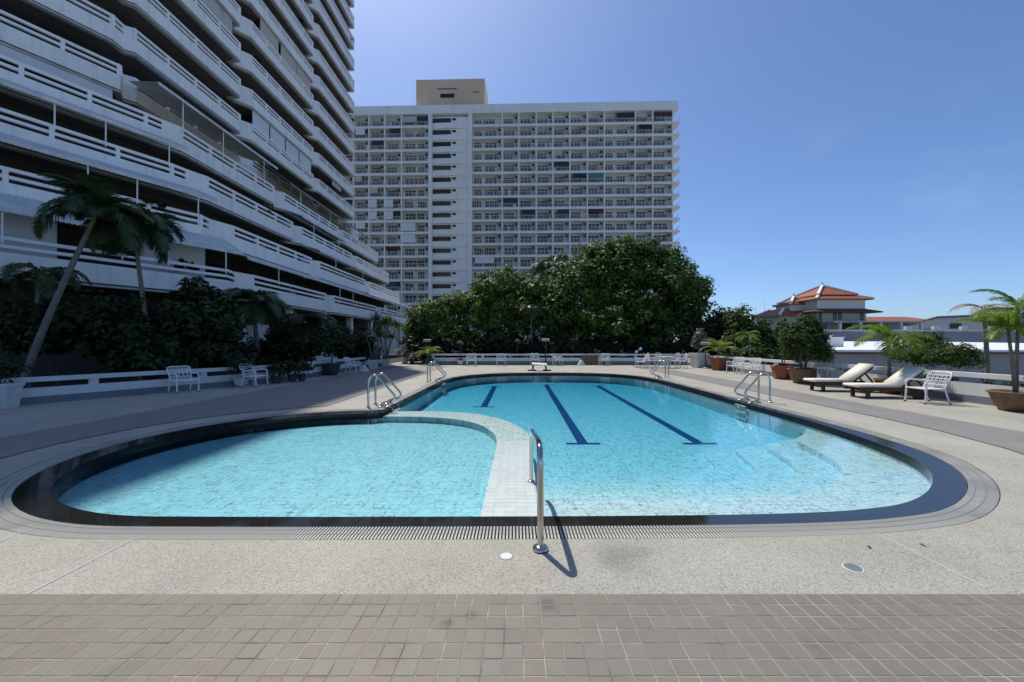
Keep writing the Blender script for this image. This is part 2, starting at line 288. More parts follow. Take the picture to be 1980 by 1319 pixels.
# ---------------------------------------------------------------- mesh helpers
class MB:
    def __init__(s): s.v = []; s.f = []; s.m = []; s.cur = 0
    def add(s, vs, fs):
        o = len(s.v); s.v += [tuple(x) for x in vs]
        for f in fs: s.f.append(tuple(i + o for i in f)); s.m.append(s.cur)
        return s
    def box(s, c, d, rz=0.0, rx=0.0):
        hx, hy, hz = d[0] / 2, d[1] / 2, d[2] / 2
        vs = [Vector((x, y, z)) for z in (-hz, hz) for y in (-hy, hy) for x in (-hx, hx)]
        if rx or rz:
            M = Matrix.Rotation(rz, 3, 'Z') @ Matrix.Rotation(rx, 3, 'X'); vs = [M @ v for v in vs]
        c = Vector(c); vs = [v + c for v in vs]
        return s.add(vs, [(0, 2, 3, 1), (4, 5, 7, 6), (0, 1, 5, 4), (2, 6, 7, 3), (0, 4, 6, 2), (1, 3, 7, 5)])
    def beam(s, a, b, w, h, up=Vector((0, 0, 1))):
        """rectangular bar from a to b: w across, h along up"""
        a = Vector(a); b = Vector(b); t = (b - a).normalized(); x = t.cross(up).normalized(); y = x.cross(t).normalized()
        vs = []
        for p in (a, b):
            for sx, sy in ((-1, -1), (1, -1), (1, 1), (-1, 1)): vs.append(p + x * (w / 2 * sx) + y * (h / 2 * sy))
        return s.add(vs, [(3, 2, 1, 0), (4, 5, 6, 7), (0, 1, 5, 4), (1, 2, 6, 5), (2, 3, 7, 6), (3, 0, 4, 7)])
    def tube(s, pts, r, n=8, caps=True):
        pts = [Vector(p) for p in pts]; N = len(pts); rr = r if hasattr(r, '__len__') else [r] * N
        t0 = (pts[1] - pts[0]).normalized(); ref = Vector((0, 0, 1)) if abs(t0.z) < 0.9 else Vector((1, 0, 0))
        x = t0.cross(ref).normalized(); vs = []
        for i, p in enumerate(pts):
            t = (pts[min(i + 1, N - 1)] - pts[max(i - 1, 0)]).normalized()
            x = (x - t * x.dot(t)).normalized(); y = t.cross(x)
            for k in range(n):
                a = 2 * PI * k / n; vs.append(p + (x * math.cos(a) + y * math.sin(a)) * rr[i])
        fs = [(i * n + k, i * n + (k + 1) % n, (i + 1) * n + (k + 1) % n, (i + 1) * n + k) for i in range(N - 1) for k in range(n)]
        if caps: fs += [tuple(reversed(range(n))), tuple(range((N - 1) * n, N * n))]
        return s.add(vs, fs)
    def lathe(s, prof, n=20, c=(0, 0, 0), sq=False):
        vs = []
        for r, z in prof:
            for k in range(n):
                a = 2 * PI * (k + (0.5 if sq else 0)) / n; vs.append((c[0] + r * math.cos(a), c[1] + r * math.sin(a), c[2] + z))
        N = len(prof)
        fs = [(i * n + k, i * n + (k + 1) % n, (i + 1) * n + (k + 1) % n, (i + 1) * n + k) for i in range(N - 1) for k in range(n)]
        fs += [tuple(reversed(range(n))), tuple(range((N - 1) * n, N * n))]
        return s.add(vs, fs)
    def prism(s, poly, z0, z1, top=True, bottom=True, sides=True):
        n = len(poly); z0f = z0 if callable(z0) else (lambda p: z0); z1f = z1 if callable(z1) else (lambda p: z1)
        lo = [(p[0], p[1], z0f(p)) for p in poly]; hi = [(p[0], p[1], z1f(p)) for p in poly]
        tri = tessellate_polygon([[Vector((p[0], p[1], 0)) for p in poly]])
        def up(t):
            a, b, c = (Vector((*poly[i][:2], 0)) for i in t)
            return t if (b - a).cross(c - a).z > 0 else (t[0], t[2], t[1])
        tri = [up(t) for t in tri]
        area = sum(poly[i][0] * poly[(i + 1) % n][1] - poly[(i + 1) % n][0] * poly[i][1] for i in range(n))
        fs = []
        if top: fs += [tuple(i + n for i in t) for t in tri]
        if bottom: fs += [tuple(reversed(t)) for t in tri]
        if sides:
            for i in range(n):
                j = (i + 1) % n; fs.append((i, j, j + n, i + n) if area > 0 else (j, i, i + n, j + n))
        return s.add(lo + hi, fs)
    def mesh(s, name):
        me = bpy.data.meshes.new(name); me.from_pydata(s.v, [], s.f); return me
    def build(s, name, m, parent=None, smooth=False, loc=None, rz=None):
        me = s.mesh(name); mats = m if isinstance(m, (list, tuple)) else [m]
        for x in mats: me.materials.append(MATS[x])
        if len(mats) > 1: me.polygons.foreach_set('material_index', s.m)
        if smooth: me.polygons.foreach_set('use_smooth', [True] * len(me.polygons))
        return link(name, me, parent, loc, rz)
def link(name, data, parent=None, loc=None, rz=None):
    o = bpy.data.objects.new(name, data); COL.objects.link(o)
    if parent: o.parent = parent
    if loc is not None: o.location = loc
    if rz is not None: o.rotation_euler = (0, 0, rz)
    return o
def tag(o, label, cat, group=None):
    o['label'] = label; o['category'] = cat
    if group: o['group'] = group
    return o
def structure(o, label=None):
    o['kind'] = 'structure'
    if label: o['label'] = label
    return o
def thing(name, label, cat, loc=(0, 0, 0), rz=0.0, group=None):
    o = link(name, None, None, loc, rz); o.empty_display_size = 0.2
    return tag(o, label, cat, group)
def dup(root, loc, rz, label, group=None, scale=1.0):
    r = root.copy(); COL.objects.link(r); r.location = loc; r.rotation_euler = (0, 0, rz); r['label'] = label; r.scale = (scale,) * 3
    if group: r['group'] = group
    for ch in root.children:
        c = ch.copy(); COL.objects.link(c); c.parent = r
        for g in ch.children:
            d = g.copy(); COL.objects.link(d); d.parent = c
    return r
def ground(u, v, z=0.0):
    """point of the horizontal plane z that the photograph shows at (u, v)"""
    D = FPX * (EYE - z) / (v - V0); return ((u - U0) * D / FPX, D, z)
def catmull(pts, n=6, closed=False):
    out = []; N = len(pts); P = [np.array(p, float) for p in pts]
    rngi = range(N) if closed else range(N - 1)
    for i in rngi:
        p0 = P[(i - 1) % N] if closed or i > 0 else P[0]; p1 = P[i]; p2 = P[(i + 1) % N]; p3 = P[(i + 2) % N] if closed or i + 2 < N else P[-1]
        for k in range(n):
            t = k / n
            out.append(tuple(0.5 * ((2 * p1) + (-p0 + p2) * t + (2 * p0 - 5 * p1 + 4 * p2 - p3) * t * t + (-p0 + 3 * p1 - 3 * p2 + p3) * t ** 3)))
    if not closed: out.append(tuple(P[-1]))
    return out
def offset(poly, d, closed=True):
    """offset a polyline to its left by d (inside of a counter-clockwise polygon)"""
    n = len(poly); out = []
    dd = d if hasattr(d, '__len__') else [d] * n
    for i in range(n):
        a = Vector(poly[(i - 1) % n][:2]) if closed or i > 0 else None
        b = Vector(poly[i][:2]); c = Vector(poly[(i + 1) % n][:2]) if closed or i < n - 1 else None
        t1 = (b - a).normalized() if a is not None and (b - a).length > 1e-7 else None
        t2 = (c - b).normalized() if c is not None and (c - b).length > 1e-7 else None
        t1 = t1 or t2; t2 = t2 or t1
        n1 = Vector((-t1.y, t1.x)); n2 = Vector((-t2.y, t2.x)); m = (n1 + n2)
        m = m.normalized() if m.length > 1e-6 else n1
        k = dd[i] / max(0.4, m.dot(n1)); out.append((b.x + m.x * k, b.y + m.y * k))
    return out

# ---------------------------------------------------------------- pool outline (outer edge of the black coping), counter-clockwise
run = [(-3.4, 3.48), (-2.0, 3.47), (0, 3.48), (1.4, 3.5), (2.28, 3.53), (2.98, 3.58), (3.49, 3.66), (4.0, 3.80), (4.53, 4.08), (5.09, 4.52), (5.54, 5.03), (5.90, 5.68),
       (6.1, 6.5), (6.18, 7.5), (6.2, 9), (6.2, 12), (6.2, 16), (6.12, 17.6), (5.75, 19.2), (4.95, 20.4), (3.6, 21.15), (1.5, 21.42), (-0.5, 21.2), (-1.8, 20.45), (-2.7, 19.3), (-3.15, 17.8), (-3.27, 16), (-3.27, 13), (-3.27, 9.44)]
OUT = catmull(run, 5)
CC, CR = (-3.4, 6.46), 2.98
OUT += [(CC[0] + CR * math.cos(a), CC[1] + CR * math.sin(a)) for a in np.linspace(R(90), R(270), 40)][:-1]
def clean(p):
    o = [p[0]]
    for q in p[1:]:
        if math.hypot(q[0] - o[-1][0], q[1] - o[-1][1]) > 0.02: o.append(q)
    return o
OUT = clean(OUT)
def ringw(p):
    x, y = p
    if x < -3.3 and y < 9.47: return 0.27
    if y > 17.5 or (x < -2.9 and y > 9): return 0.10
    t = min(1, max(0, (y - 5.8) / 3.0)); return 0.27 - 0.17 * t * t * (3 - 2 * t)
INN = offset(OUT, [ringw(p) for p in OUT])          # water's edge
GRO = offset(OUT, -0.235)        # outer edge of the overflow grate

def ring(mb, a, za, b, zb):
    n = len(a); vs = [(p[0], p[1], za) for p in a] + [(p[0], p[1], zb) for p in b]
    return mb.add(vs, [(i, (i + 1) % n, (i + 1) % n + n, i + n) for i in range(n)])

# ---------------------------------------------------------------- ground and deck
bm = MB(); bm.add([(-900, -200, -2.2), (900, -200, -2.2), (900, 3000, -2.2), (-900, 3000, -2.2)], [(0, 1, 2, 3)])
# the ground is cut out below the pool basin by lying lower than it
structure(bm.build('ground', 'ground_far'), 'dull ground far below the pool terrace')

BACK_Y = 28.9; RX = 12.15
LW = [(-14.6, 6.5), (-9.85, 16.4), (-9.75, 28.2)]         # foot of the left parapet wall, front to back
deck_out = [(-30, -6), (RX + 0.05, -6), (RX + 0.05, BACK_Y + 0.1), (-8.2, BACK_Y + 0.1), (-8.2, 36), (-9.9, 36), (-9.9, 28.2), (-9.98, 16.4), (-14.7, 6.5), (-30, 6.5)]
def sheet_with_hole(name, outer, hole, z, m):
    vo = [Vector((*p, 0)) for p in outer]; vh = [Vector((*p, 0)) for p in hole]
    tri = tessellate_polygon([vo, vh]); P = [(p.x, p.y, z) for p in vo + vh]; mb = MB(); fs = []
    for t in tri:
        a, b, c = (Vector(P[i]) for i in t); fs.append(t if (b - a).cross(c - a).z > 0 else (t[0], t[2], t[1]))
    mb.add(P, fs); return mb.build(name, m)
deck = structure(sheet_with_hole('pool_deck', deck_out, GRO, 0.0, 'pebble_wash'), 'cream pebble wash terrace around the swimming pool')
mb = MB(); mb.prism([(-60, 6.5), (-14.7, 6.5), (-9.98, 16.4), (-9.9, 28.2), (-9.9, 60), (-60, 60)], -2.3, -0.05)
structure(mb.build('garden_soil', 'soil'), 'dark soil of the planted strip below the balconies')
mb = MB(); mb.prism([(-9.8, 29.3), (24, 29.3), (24, 46), (-9.8, 46)], -2.4, -2.15); structure(mb.build('tree_bed_soil', 'soil'), 'dark soil under the trees beyond the far wall')
# grey tiled walkway band: outer edges straight, inner edge follows the pool
arc = [(CC[0] + 3.86 * math.cos(a), CC[1] + 3.86 * math.sin(a)) for a in np.linspace(R(262), R(112), 26)]
band_l = [(-8.66, -6), (-4.2, -6), (-4.2, 2.52)] + arc + [(-4.85, 11.2), (-4.85, 27.2), (-8.66, 27.2)]
band_r = [(9.0, 27.2), (7.7, 27.2), (7.7, 8.5), (7.62, 7.2), (7.35, 6.0), (6.85, 4.9), (6.1, 3.9), (5.2, 3.1), (4.2, 2.62), (4.2, -6), (9.0, -6)]
mb = MB()
for b in (band_l, band_r): mb.prism(b, 0.0112, 0.0112, bottom=False, sides=False)
mb.prism([(-4.2, -6), (4.2, -6), (4.2, 1.375), (-4.2, 1.375)], 0.0112, 0.0112, bottom=False, sides=False)
structure(mb.build('tiled_walkway', 'band_tile'), 'taupe tiled walkway band running round the pool')
T = 0.104
paving = MB(); paving.prism([(-4.2, 1.36), (4.2, 1.36), (4.2, 2.62), (3.3, 2.52), (-4.2, 2.52)], 0.0106, 0.0106, bottom=False, sides=False)
paving = structure(paving.build('tile_paving', 'paver_grout'), 'taupe square tiles in the foreground with pale grout')
tm = MB()
h = T - 0.0045
for (x0, x1, z) in ((-h / 2, h / 2, 0.011),):
    b_ = 0.003
    lo = [(-h / 2, -h / 2), (h / 2, -h / 2), (h / 2, h / 2), (-h / 2, h / 2)]; hi = [(x * (1 - 2 * b_ / h), y * (1 - 2 * b_ / h)) for x, y in lo]
    tm.add([(*p, 0.0) for p in lo] + [(*p, 0.005) for p in lo] + [(*p, 0.0075) for p in hi], [(8, 9, 10, 11)] + [(i, (i + 1) % 4, (i + 1) % 4 + 4, i + 4) for i in range(4)] + [(i + 4, (i + 1) % 4 + 4, (i + 1) % 4 + 8, i + 8) for i in range(4)])
tile_me = tm.mesh('tile'); tile_me.materials.append(MATS['paver'])
cells = []
for j in range(11):
    y = 2.52 - T / 2 - j * T
    for i in range(-40, 40): cells.append((i * T - 0.026, y, j))
inview = [c for c in cells if c[1] > 1.80 and abs(c[0]) < c[1] * 1.28]
inview.sort(key=lambda c: math.hypot(c[0], c[1])); part = set(inview[:300]); rest = MB()
for c in cells:
    tilt = (rng.normal(0, 0.006), rng.normal(0, 0.006), rng.normal(0, 0.006)); dz = 0.0046 + abs(rng.normal(0, 0.0006))
    if c in part:
        o = link('tile', tile_me, paving, (c[0], c[1], dz)); o.rotation_euler = tilt
    else:
        rest.add([(v.co.x + c[0], v.co.y + c[1], v.co.z + dz) for v in tile_me.vertices], [tuple(p.vertices) for p in tile_me.polygons])
o = rest.build('tile_field', 'paver', paving); o['kind'] = 'stuff'
# pale joint strips in the pebble wash
def strip(a, b, w=0.012):
    m_ = MB(); m_.beam((a[0], a[1], 0.001), (b[0], b[1], 0.001), w, 0.008); m_.build('joint_strip', 'joint_strip', deck)
strip(ground(258, 1043), ground(50, 1151)); strip(ground(1695, 1032), ground(1908, 1138)); strip(ground(0, 1048)[:2], ground(45, 1027)[:2])
strip((-6.5, 6.2), (-9.9, 6.4)); strip((-3.3, 22), (-6, 28.2)); strip((9.0, 10.2), (12, 11.4)); strip((9.0, 18), (12, 18.6)); strip((1.4, 21.7), (1.4, 28.6)); strip((6.45, 11), (7.65, 11.2)); strip((6.4, 15.5), (7.6, 15.9))

# ---------------------------------------------------------------- swimming pool
floor_z = lambda p: -0.56 + (p[1] - 6.0) * 0.004
mb = MB(); mb.prism(INN, floor_z, floor_z, bottom=False, sides=False)
pool = structure(mb.build('swimming_pool', 'pool_tile'), 'white tiled floor of the swimming pool under clear water')
mb = MB(); n = len(INN)
mb.add([(p[0], p[1], floor_z(p) - 0.02) for p in INN] + [(p[0], p[1], -0.13) for p in INN], [(i, i + n, (i + 1) % n + n, (i + 1) % n) for i in range(n)])
mb.build('pool_wall', 'pool_wall_tile', pool)
mb = MB(); ring(mb, OUT, -0.012, INN, -0.034); ring(mb, INN, -0.034, offset(INN, 0.012), -0.16)
mb.build('black_coping', 'black_granite', pool, smooth=True)
arcin = sorted((p for p in offset(INN, 0.012) if p[0] < -3.2 and p[1] < 9.5), key=lambda p: math.atan2(p[1] - CC[1], p[0] - CC[0]) % (2 * PI)); n = len(arcin)
mb = MB(); mb.add([(p[0], p[1], -0.27) for p in arcin] + [(p[0], p[1], -0.15) for p in arcin], [(i, i + n, i + 1 + n, i + 1) for i in range(n - 1)]); mb.build('basin_edge', 'black_granite', pool)
# shallow children's basin and its divider
divo = [(0.21, 3.55), (0.21, 5.2), (0.21, 7.2), (0.08, 7.95), (-0.27, 8.8), (-0.75, 9.4), (-1.25, 9.78), (-1.95, 10.0), (-2.65, 10.04), (-3.45, 9.98)]
divi = [(-3.45, 9.30), (-3.0, 9.32), (-2.1, 9.24), (-1.4, 8.95), (-0.9, 8.5), (-0.53, 7.75), (-0.38, 6.9), (-0.38, 5.2), (-0.38, 3.55)]
do, di_ = catmull(divo, 6), catmull(divi, 6)
inarc = [(CC[0] + (CR - 0.26) * math.cos(a), CC[1] + (CR - 0.26) * math.sin(a)) for a in np.linspace(R(90), R(270), 40)]
mb = MB(); mb.prism([(-3.3, 9.2)] + inarc[1:] + [(-0.3, 3.74)] + list(reversed(di_[:-1]))[1:-2], -1.2, -0.26, bottom=False, sides=False)
mb.build('shallow_basin_floor', 'pool_tile_blue', pool)
mb = MB(); mb.prism(do + di_, -1.2, -0.123, bottom=False)
divider = mb.build('divider_wall', 'pool_tile', pool)
pt = MB(); pt.box((0, 0, 0), (T - 0.0035, T - 0.0035, 0.008)); pt_me = pt.mesh('tile'); pt_me.materials.append(MATS['pool_tile_piece'])
for j in range(30):
    for i in range(5):
        o = link('tile', pt_me, divider, (-0.085 + (i - 2) * 0.113, 3.80 + j * 0.108, -0.122)); o.rotation_euler = (rng.normal(0, .004), rng.normal(0, .004), rng.normal(0, 0.006)); o.scale = (1.085, 1.035, 1)
# entry steps round the near right corner
sec = [p for p in INN if p[0] > 0.15 and p[1] < 8.6]
sec.sort(key=lambda p: (p[1] > 4.3, p[0] if p[1] <= 4.3 else p[1] + 10))
i0 = [i for i, p in enumerate(INN) if p in sec]; sec = [INN[i] for i in sorted(i0)]
dense = [sec[0]]
for p in sec[1:]:
    q0 = dense[-1]; k_ = max(1, int(math.hypot(p[0] - q0[0], p[1] - q0[1]) / 0.08))
    dense += [(q0[0] + (p[0] - q0[0]) * i / k_, q0[1] + (p[1] - q0[1]) * i / k_) for i in range(1, k_ + 1)]
sec = dense
for k, (off, dep) in enumerate(((2.5, 0.50), (1.95, 0.42), (1.4, 0.33), (0.85, 0.22))):
    dd = []
    for p in sec:
        t = min(1, max(0, (8.6 - p[1]) / 1.5)); dd.append(max(0.02, off * (0.5 - 0.5 * math.cos(PI * t))) if p[0] > 4 else off)
    inner = offset(sec, dd, closed=False); inner[0] = (0.1, inner[0][1]); outer = offset(sec, -0.12, closed=False); outer[0] = (0.1, outer[0][1])
    mb = MB(); mb.prism(outer + list(reversed(inner)), -1.3, -dep, bottom=False)
    st = mb.build('step', 'pool_tile', pool)
for j in range(3):
    for i in range(46):
        x = 0.27 + i * 0.108; q = min((p for p in sec if p[1] < 5.2), key=lambda p: abs(p[0] - x))
        if x > 4.6: continue
        o = link('tile', pt_me, st, (x, q[1] + 0.06 + j * 0.108, -0.221)); o.rotation_euler = (rng.normal(0, .004), rng.normal(0, .004), rng.normal(0, 0.006))
# lane markings on the floor
def lane(x, y0, y1):
    q = MB()
    fz = lambda y: floor_z((0, y)) + 0.005
    q.add([(x - .11, y0, fz(y0)), (x + .11, y0, fz(y0)), (x + .11, y1, fz(y1)), (x - .11, y1, fz(y1))], [(0, 1, 2, 3)])
    for y, w in ((y0 - 0.06, 0.36), (y1 + 0.06, 0.36)):
        q.add([(x - w, y - .07, fz(y)), (x + w, y - .07, fz(y)), (x + w, y + .06, fz(y)), (x - w, y + .06, fz(y))], [(0, 1, 2, 3)])
    q.build('lane_line', 'lane_blue', pool)
lane(-1.16, 13.3, 19.2); lane(1.37, 8.55, 19.9); lane(3.86, 8.55, 19.4)
# overflow grate: channel below, slats across
gr = MB(); ring(gr, OUT, -0.15, GRO, -0.15); ring(gr, OUT, -0.012, OUT, -0.15); ring(gr, GRO, -0.15, GRO, 0.0)
gr = gr.build('overflow_grate', 'channel_dark', pool)
sm = MB(); sm.box((0, 0, -0.012), (0.0155, 0.222, 0.022)); slat_me = sm.mesh('slat'); slat_me.materials.append(MATS['grate_plastic'])
mid = offset(OUT, -0.117); L = 0; slats = []
nxt = 0.0; PIT = 0.0285
for i in range(len(mid)):
    a = Vector(mid[i]); b = Vector(mid[(i + 1) % len(mid)]); d = (b - a).length; t = (b - a) / d
    while nxt < d:
        p = a + t * nxt; slats.append((p.x, p.y, math.atan2(t.y, t.x))); nxt += PIT
    nxt -= d
slats.sort(key=lambda s_: math.hypot(s_[0], s_[1])); rest = MB()
for k, (x, y, a) in enumerate(slats):
    if k < 300: link('slat', slat_me, gr, (x, y, 0.0), a)
    else: rest.box((x, y, -0.012), (0.0155, 0.222, 0.022), a)
o = rest.build('slat_field', 'grate_plastic', gr); o['kind'] = 'stuff'
for off_ in (-0.06, -0.14):
    mb = MB(); ln = offset(OUT, off_); ring(mb, offset(ln, 0.004), 0.0005, offset(ln, -0.004), 0.0005); mb.build('grate_rib', 'skirt_grey', gr)
# the water itself
mb = MB(); n = len(INN); WO = offset(INN, -0.006)
mb.prism(offset(INN, -0.05), -1.6, -0.10)
structure(mb.build('water', 'pool_water'), 'clear turquoise water filling the swimming pool')

# ---------------------------------------------------------------- parapet walls round the terrace
def parapet(name, label, pts, hgt, post_step=2.6, cap=0.12, slot=0.16, th=0.14, skirt=0.12, inward=1):
    root = thing(name, label, 'wall', (pts[0][0], pts[0][1], 0))
    o0 = Vector((pts[0][0], pts[0][1], 0))
    P = [Vector((p[0], p[1], 0)) - o0 for p in pts]; zt = hgt; zc = hgt - cap; zs = zc - slot
    for a, b in zip(P[:-1], P[1:]):
        t = (b - a).normalized(); nrm = Vector((-t.y, t.x, 0)) * inward
        def bar(nm, z0, z1, w, m, e=0.0, sh=0.0):
            q = MB(); q.beam(a - t * e + nrm * sh + Vector((0, 0, (z0 + z1) / 2)), b + t * e + nrm * sh + Vector((0, 0, (z0 + z1) / 2)), w, z1 - z0); return q.build(nm, m, root)
        bar('skirting', -0.05, skirt, th + 0.03, 'skirt_grey')
        bar('panel', skirt, zs, th, 'wall_white'); bar('coping', zc, zt, th + 0.06, 'wall_white', 0.04)
        L_ = (b - a).length; k = max(1, round(L_ / post_step))
        for i in range(k + 1):
            p = a + t * min(max(L_ * i / k, 0.09), L_ - 0.09); q = MB(); q.box((p.x, p.y, (zs + zc) / 2), (0.18, th - 0.01, zc - zs), math.atan2(t.y, t.x)); q.build('pillar', 'wall_white', root)
    return root
parapet('parapet_wall', 'low white slotted wall with grey base along the shaded planted strip', LW, 0.70, skirt=0.19)
parapet('parapet_wall', 'low white slotted wall across the far end of the terrace before the trees', [(-6.3, BACK_Y), (RX, BACK_Y)], 0.80, 3.6, skirt=0.27)
parapet('parapet_wall', 'low white slotted wall behind the wooden loungers', [(RX, BACK_Y - 0.2), (RX, 4.0)], 0.80, 5.2, slot=0.15, skirt=0.2)
parapet('parapet_wall', 'short stretch of low white wall set back by the far left corner', [(-9.6, 34.5), (-5.0, 34.5)], 0.80, 3)

# ---------------------------------------------------------------- large apartment block on the left
AB = thing('apartment_block', 'huge white stepped apartment block with long slotted balconies on the left', 'building', (-22.3, 23, 0))
ABO = Vector((-22.3, 23, 0))
WD = Vector((-0.454, -0.891, 0)); WN = Vector((-0.891, 0.454, 0))      # wing direction, inward normal of the wing
class LB(MB):
    def build(s, name, m, parent=None, smooth=False, loc=None, rz=None):
        s.v = [(x - ABO.x, y - ABO.y, z - ABO.z) for x, y, z in s.v]; return super().build(name, m, parent or AB, smooth)
post_m = MB(); post_m.box((0, 0, 0), (0.15, 0.13, 0.60)); post_me = post_m.mesh('rail_post'); post_me.materials.append(MATS['rail_white'])
door_m = MB(); door_m.box((0, 0, 0), (0.04, 1.7, 2.1)); door_me = door_m.mesh('sliding_door'); door_me.materials.append(MATS['bronze_glass'])
npost = [0]
LEVELS = []
for k in range(15): LEVELS.append((19.9 + 2.87 * k, 22.3, Vector((-22.6, 22.2, 0)), 'tower'))
LEVELS.append((17.03, 22.3, Vector((-22.1, 22.1, 0)), 'wing'))
for z, a, w in ((14.16, 19.6, (-20.3, 21.7)), (11.29, 18.1, (-18.7, 21.5)), (8.42, 16.6, (-16.9, 21.2)), (5.55, 15.4, (-15.6, 21.4))): LEVELS.append((z, a, Vector((*w, 0)), 'terrace'))
FACES = {}
for li, (zr, a, w, kind) in enumerate(LEVELS):
    wing0 = w + WD * 13
    e = 54.0 if kind == 'tower' else 55.5
    pts = [(wing0, 1), (w, 1), (Vector((-(a + .40), w.y + .75, 0)), 0), (Vector((-a, 23.2, 0)), 1), (Vector((-a, 31.9, 0)), 0), (Vector((-(a + .75), 32.05, 0)), 0),
           (Vector((-(a + .75), 32.4, 0)), 0), (Vector((-a, 33.3, 0)), 1), (Vector((-a, 43.2, 0)), 0), (Vector((-(a + .75), 43.35, 0)), 0), (Vector((-(a + .75), 43.7, 0)), 0),
           (Vector((-a, 44.5, 0)), 1), (Vector((-a, e, 0)), 0), (Vector((-(a + 9), e, 0)), 0)]
    FACES[li] = pts
    poly = [(p.x, p.y) for p, _ in pts]; inner = offset(poly, 0.14, closed=False)
    core = [(-46, e), (-46, 10)]
    vis = zr < 50
    # floor slab with a stepped ledge below it
    q = LB(); q.prism(offset(poly, 0.05, closed=False) + core, zr - 1.50, zr - 1.30); q.build('floor_slab', 'shaded_soffit')
    q = LB(); q.prism(poly + list(reversed(offset(poly, 0.30, closed=False))), zr - 1.56, zr - 1.48); q.build('ledge', 'ledge')
    # solid parapet, full height where there are no open rails
    q = LB(); q.prism(poly + list(reversed(inner)), zr - 1.40, zr - 0.60); q.build('balcony_parapet', 'facade_white')
    if vis:
        for (p, fl), (p2, _) in zip(pts[:-1], pts[1:]):
            if not fl:
                t = (p2 - p).normalized(); nn = Vector((-t.y, t.x, 0)); c = nn * 0.07
                q = LB(); q.beam(p + c + Vector((0, 0, zr - 0.302)), p2 + c + Vector((0, 0, zr - 0.302)), 0.14, 0.598); q.build('solid_panel', 'facade_white')
    for (p, fl), (p2, _) in zip(pts[:-1], pts[1:]):
        if not fl: continue
        t = (p2 - p).normalized(); nn = Vector((-t.y, t.x, 0)); c = nn * 0.07; Ls = (p2 - p).length
        for dz, hh in ((-0.07, 0.14), (-0.375, 0.13)):
            q = LB(); q.beam(p + c + Vector((0, 0, zr + dz)), p2 + c + Vector((0, 0, zr + dz)), 0.12, hh); q.build('rail', 'rail_white')
        if vis:
            nps = max(1, round(Ls / 2.1))
            for i in range(nps + 1):
                pp = p + t * (Ls * i / nps) + c
                if npost[0] < 300 and not (kind == 'tower' and zr > 42):
                    npost[0] += 1; link('rail_post', post_me, AB, pp + Vector((0, 0, zr - 0.302)) - ABO, math.atan2(t.y, t.x))
    # recessed rear wall and its glass doors
    ins = 1.9 if kind == 'tower' else 3.2
    back = [(wing0.x + WN.x * ins, wing0.y + WN.y * ins), (-(a + ins + .3), 22.2), (-(a + ins), 23.4), (-(a + ins), e - 0.4)]
    q = LB(); q.prism(back + [(-45.8, e - 0.4), (-45.8, 10.2)], zr - 1.30, zr + 1.37, top=False, bottom=False); q.build('rear_wall', 'shaded_interior_wall')
    if vis and zr < 40:
        for y in np.arange(24.6, e - 1.2, 2.1): link('sliding_door', door_me, AB, Vector((-(a + ins) + 0.03, y, zr - 0.2)) - ABO)
q = LB(); q.prism([(-36, 11), (-22.6, 22.6), (-22.3, 23.2), (-22.3, 54), (-46, 54), (-46, 11)], 60.6, 62.2); q.build('roof_parapet', 'facade_white')
# ground storey: recessed wall, columns, sloping stair wall
q = LB(); q.prism([(-26, 9), (-19.6, 21.5), (-18.9, 23), (-18.9, 55), (-45, 55), (-45, 9)], -0.04, 3.98, top=False, bottom=False); q.build('ground_storey_wall', 'shaded_interior_wall')
for y in (24.2, 28.0, 33.0, 38.2, 43.4, 48.6, 54):
    q = LB(); q.box((-16.2, y, 1.97), (0.45, 0.45, 4.05)); q.build('column', 'facade_white')
q = LB(); q.add([(-15.9, 29.2, -.04), (-15.9, 35.2, -.04), (-15.9, 35.2, 0.9), (-15.9, 29.2, 3.7), (-16.1, 29.2, -.04), (-16.1, 35.2, -.04), (-16.1, 35.2, 0.9), (-16.1, 29.2, 3.7)], [(0, 1, 2, 3), (7, 6, 5, 4), (3, 2, 6, 7), (0, 3, 7, 4), (1, 5, 6, 2)])
q.build('stair_wall', 'facade_white')
q = LB(); q.box((-17.6, 26.4, 2.0), (0.2, 3.0, 3.9)); q.build('partition_wall', 'facade_white')
q = LB(); q.box((-18.6, 45.6, 1.3), (0.2, 2.0, 2.6)); q.build('ground_door', 'bronze_glass')
q = LB(); q.box((-18.55, 50.5, 1.5), (0.2, 5.5, 3.0)); q.build('pale_ground_wall', 'facade_white')
# corrugated awnings
def awning(eave, top, ze, zt, m='awning_white', posts=(), zfoot=0.0, lip=0.16):
    """corrugated sheet between an eave line and a higher line, with a short scalloped lip"""
    a0, a1 = Vector(eave[0]), Vector(eave[1]); b0, b1 = Vector(top[0]), Vector(top[1]); L_ = (a1 - a0).length; n = int(L_ / 0.075)
    q = LB(); vs = []
    for i in range(n + 1):
        t = i / n; w = 0.022 * (1 if i % 2 else -1)
        e_ = a0.lerp(a1, t); f_ = b0.lerp(b1, t)
        vs += [(f_.x, f_.y, zt + w), (e_.x, e_.y, ze + w), (e_.x, e_.y, ze - lip + w)]
    q.add(vs, [f for i in range(n) for f in ((i * 3, i * 3 + 1, i * 3 + 4, i * 3 + 3), (i * 3 + 1, i * 3 + 2, i * 3 + 5, i * 3 + 4))])
    aw = q.build('awning', m)
    for t in posts:
        p = a0.lerp(a1, t); p2 = p.lerp(b0.lerp(b1, t), 0.06); q = LB(); q.tube([(p2.x, p2.y, zfoot), (p2.x, p2.y, ze)], 0.028, 6); q.build('awning_post', 'rail_white')
def wingline(w, t0, t1, out=0.0): 
    p = w - WN * out; return ((p + WD * t0)[:2] + (0,), (p + WD * t1)[:2] + (0,))
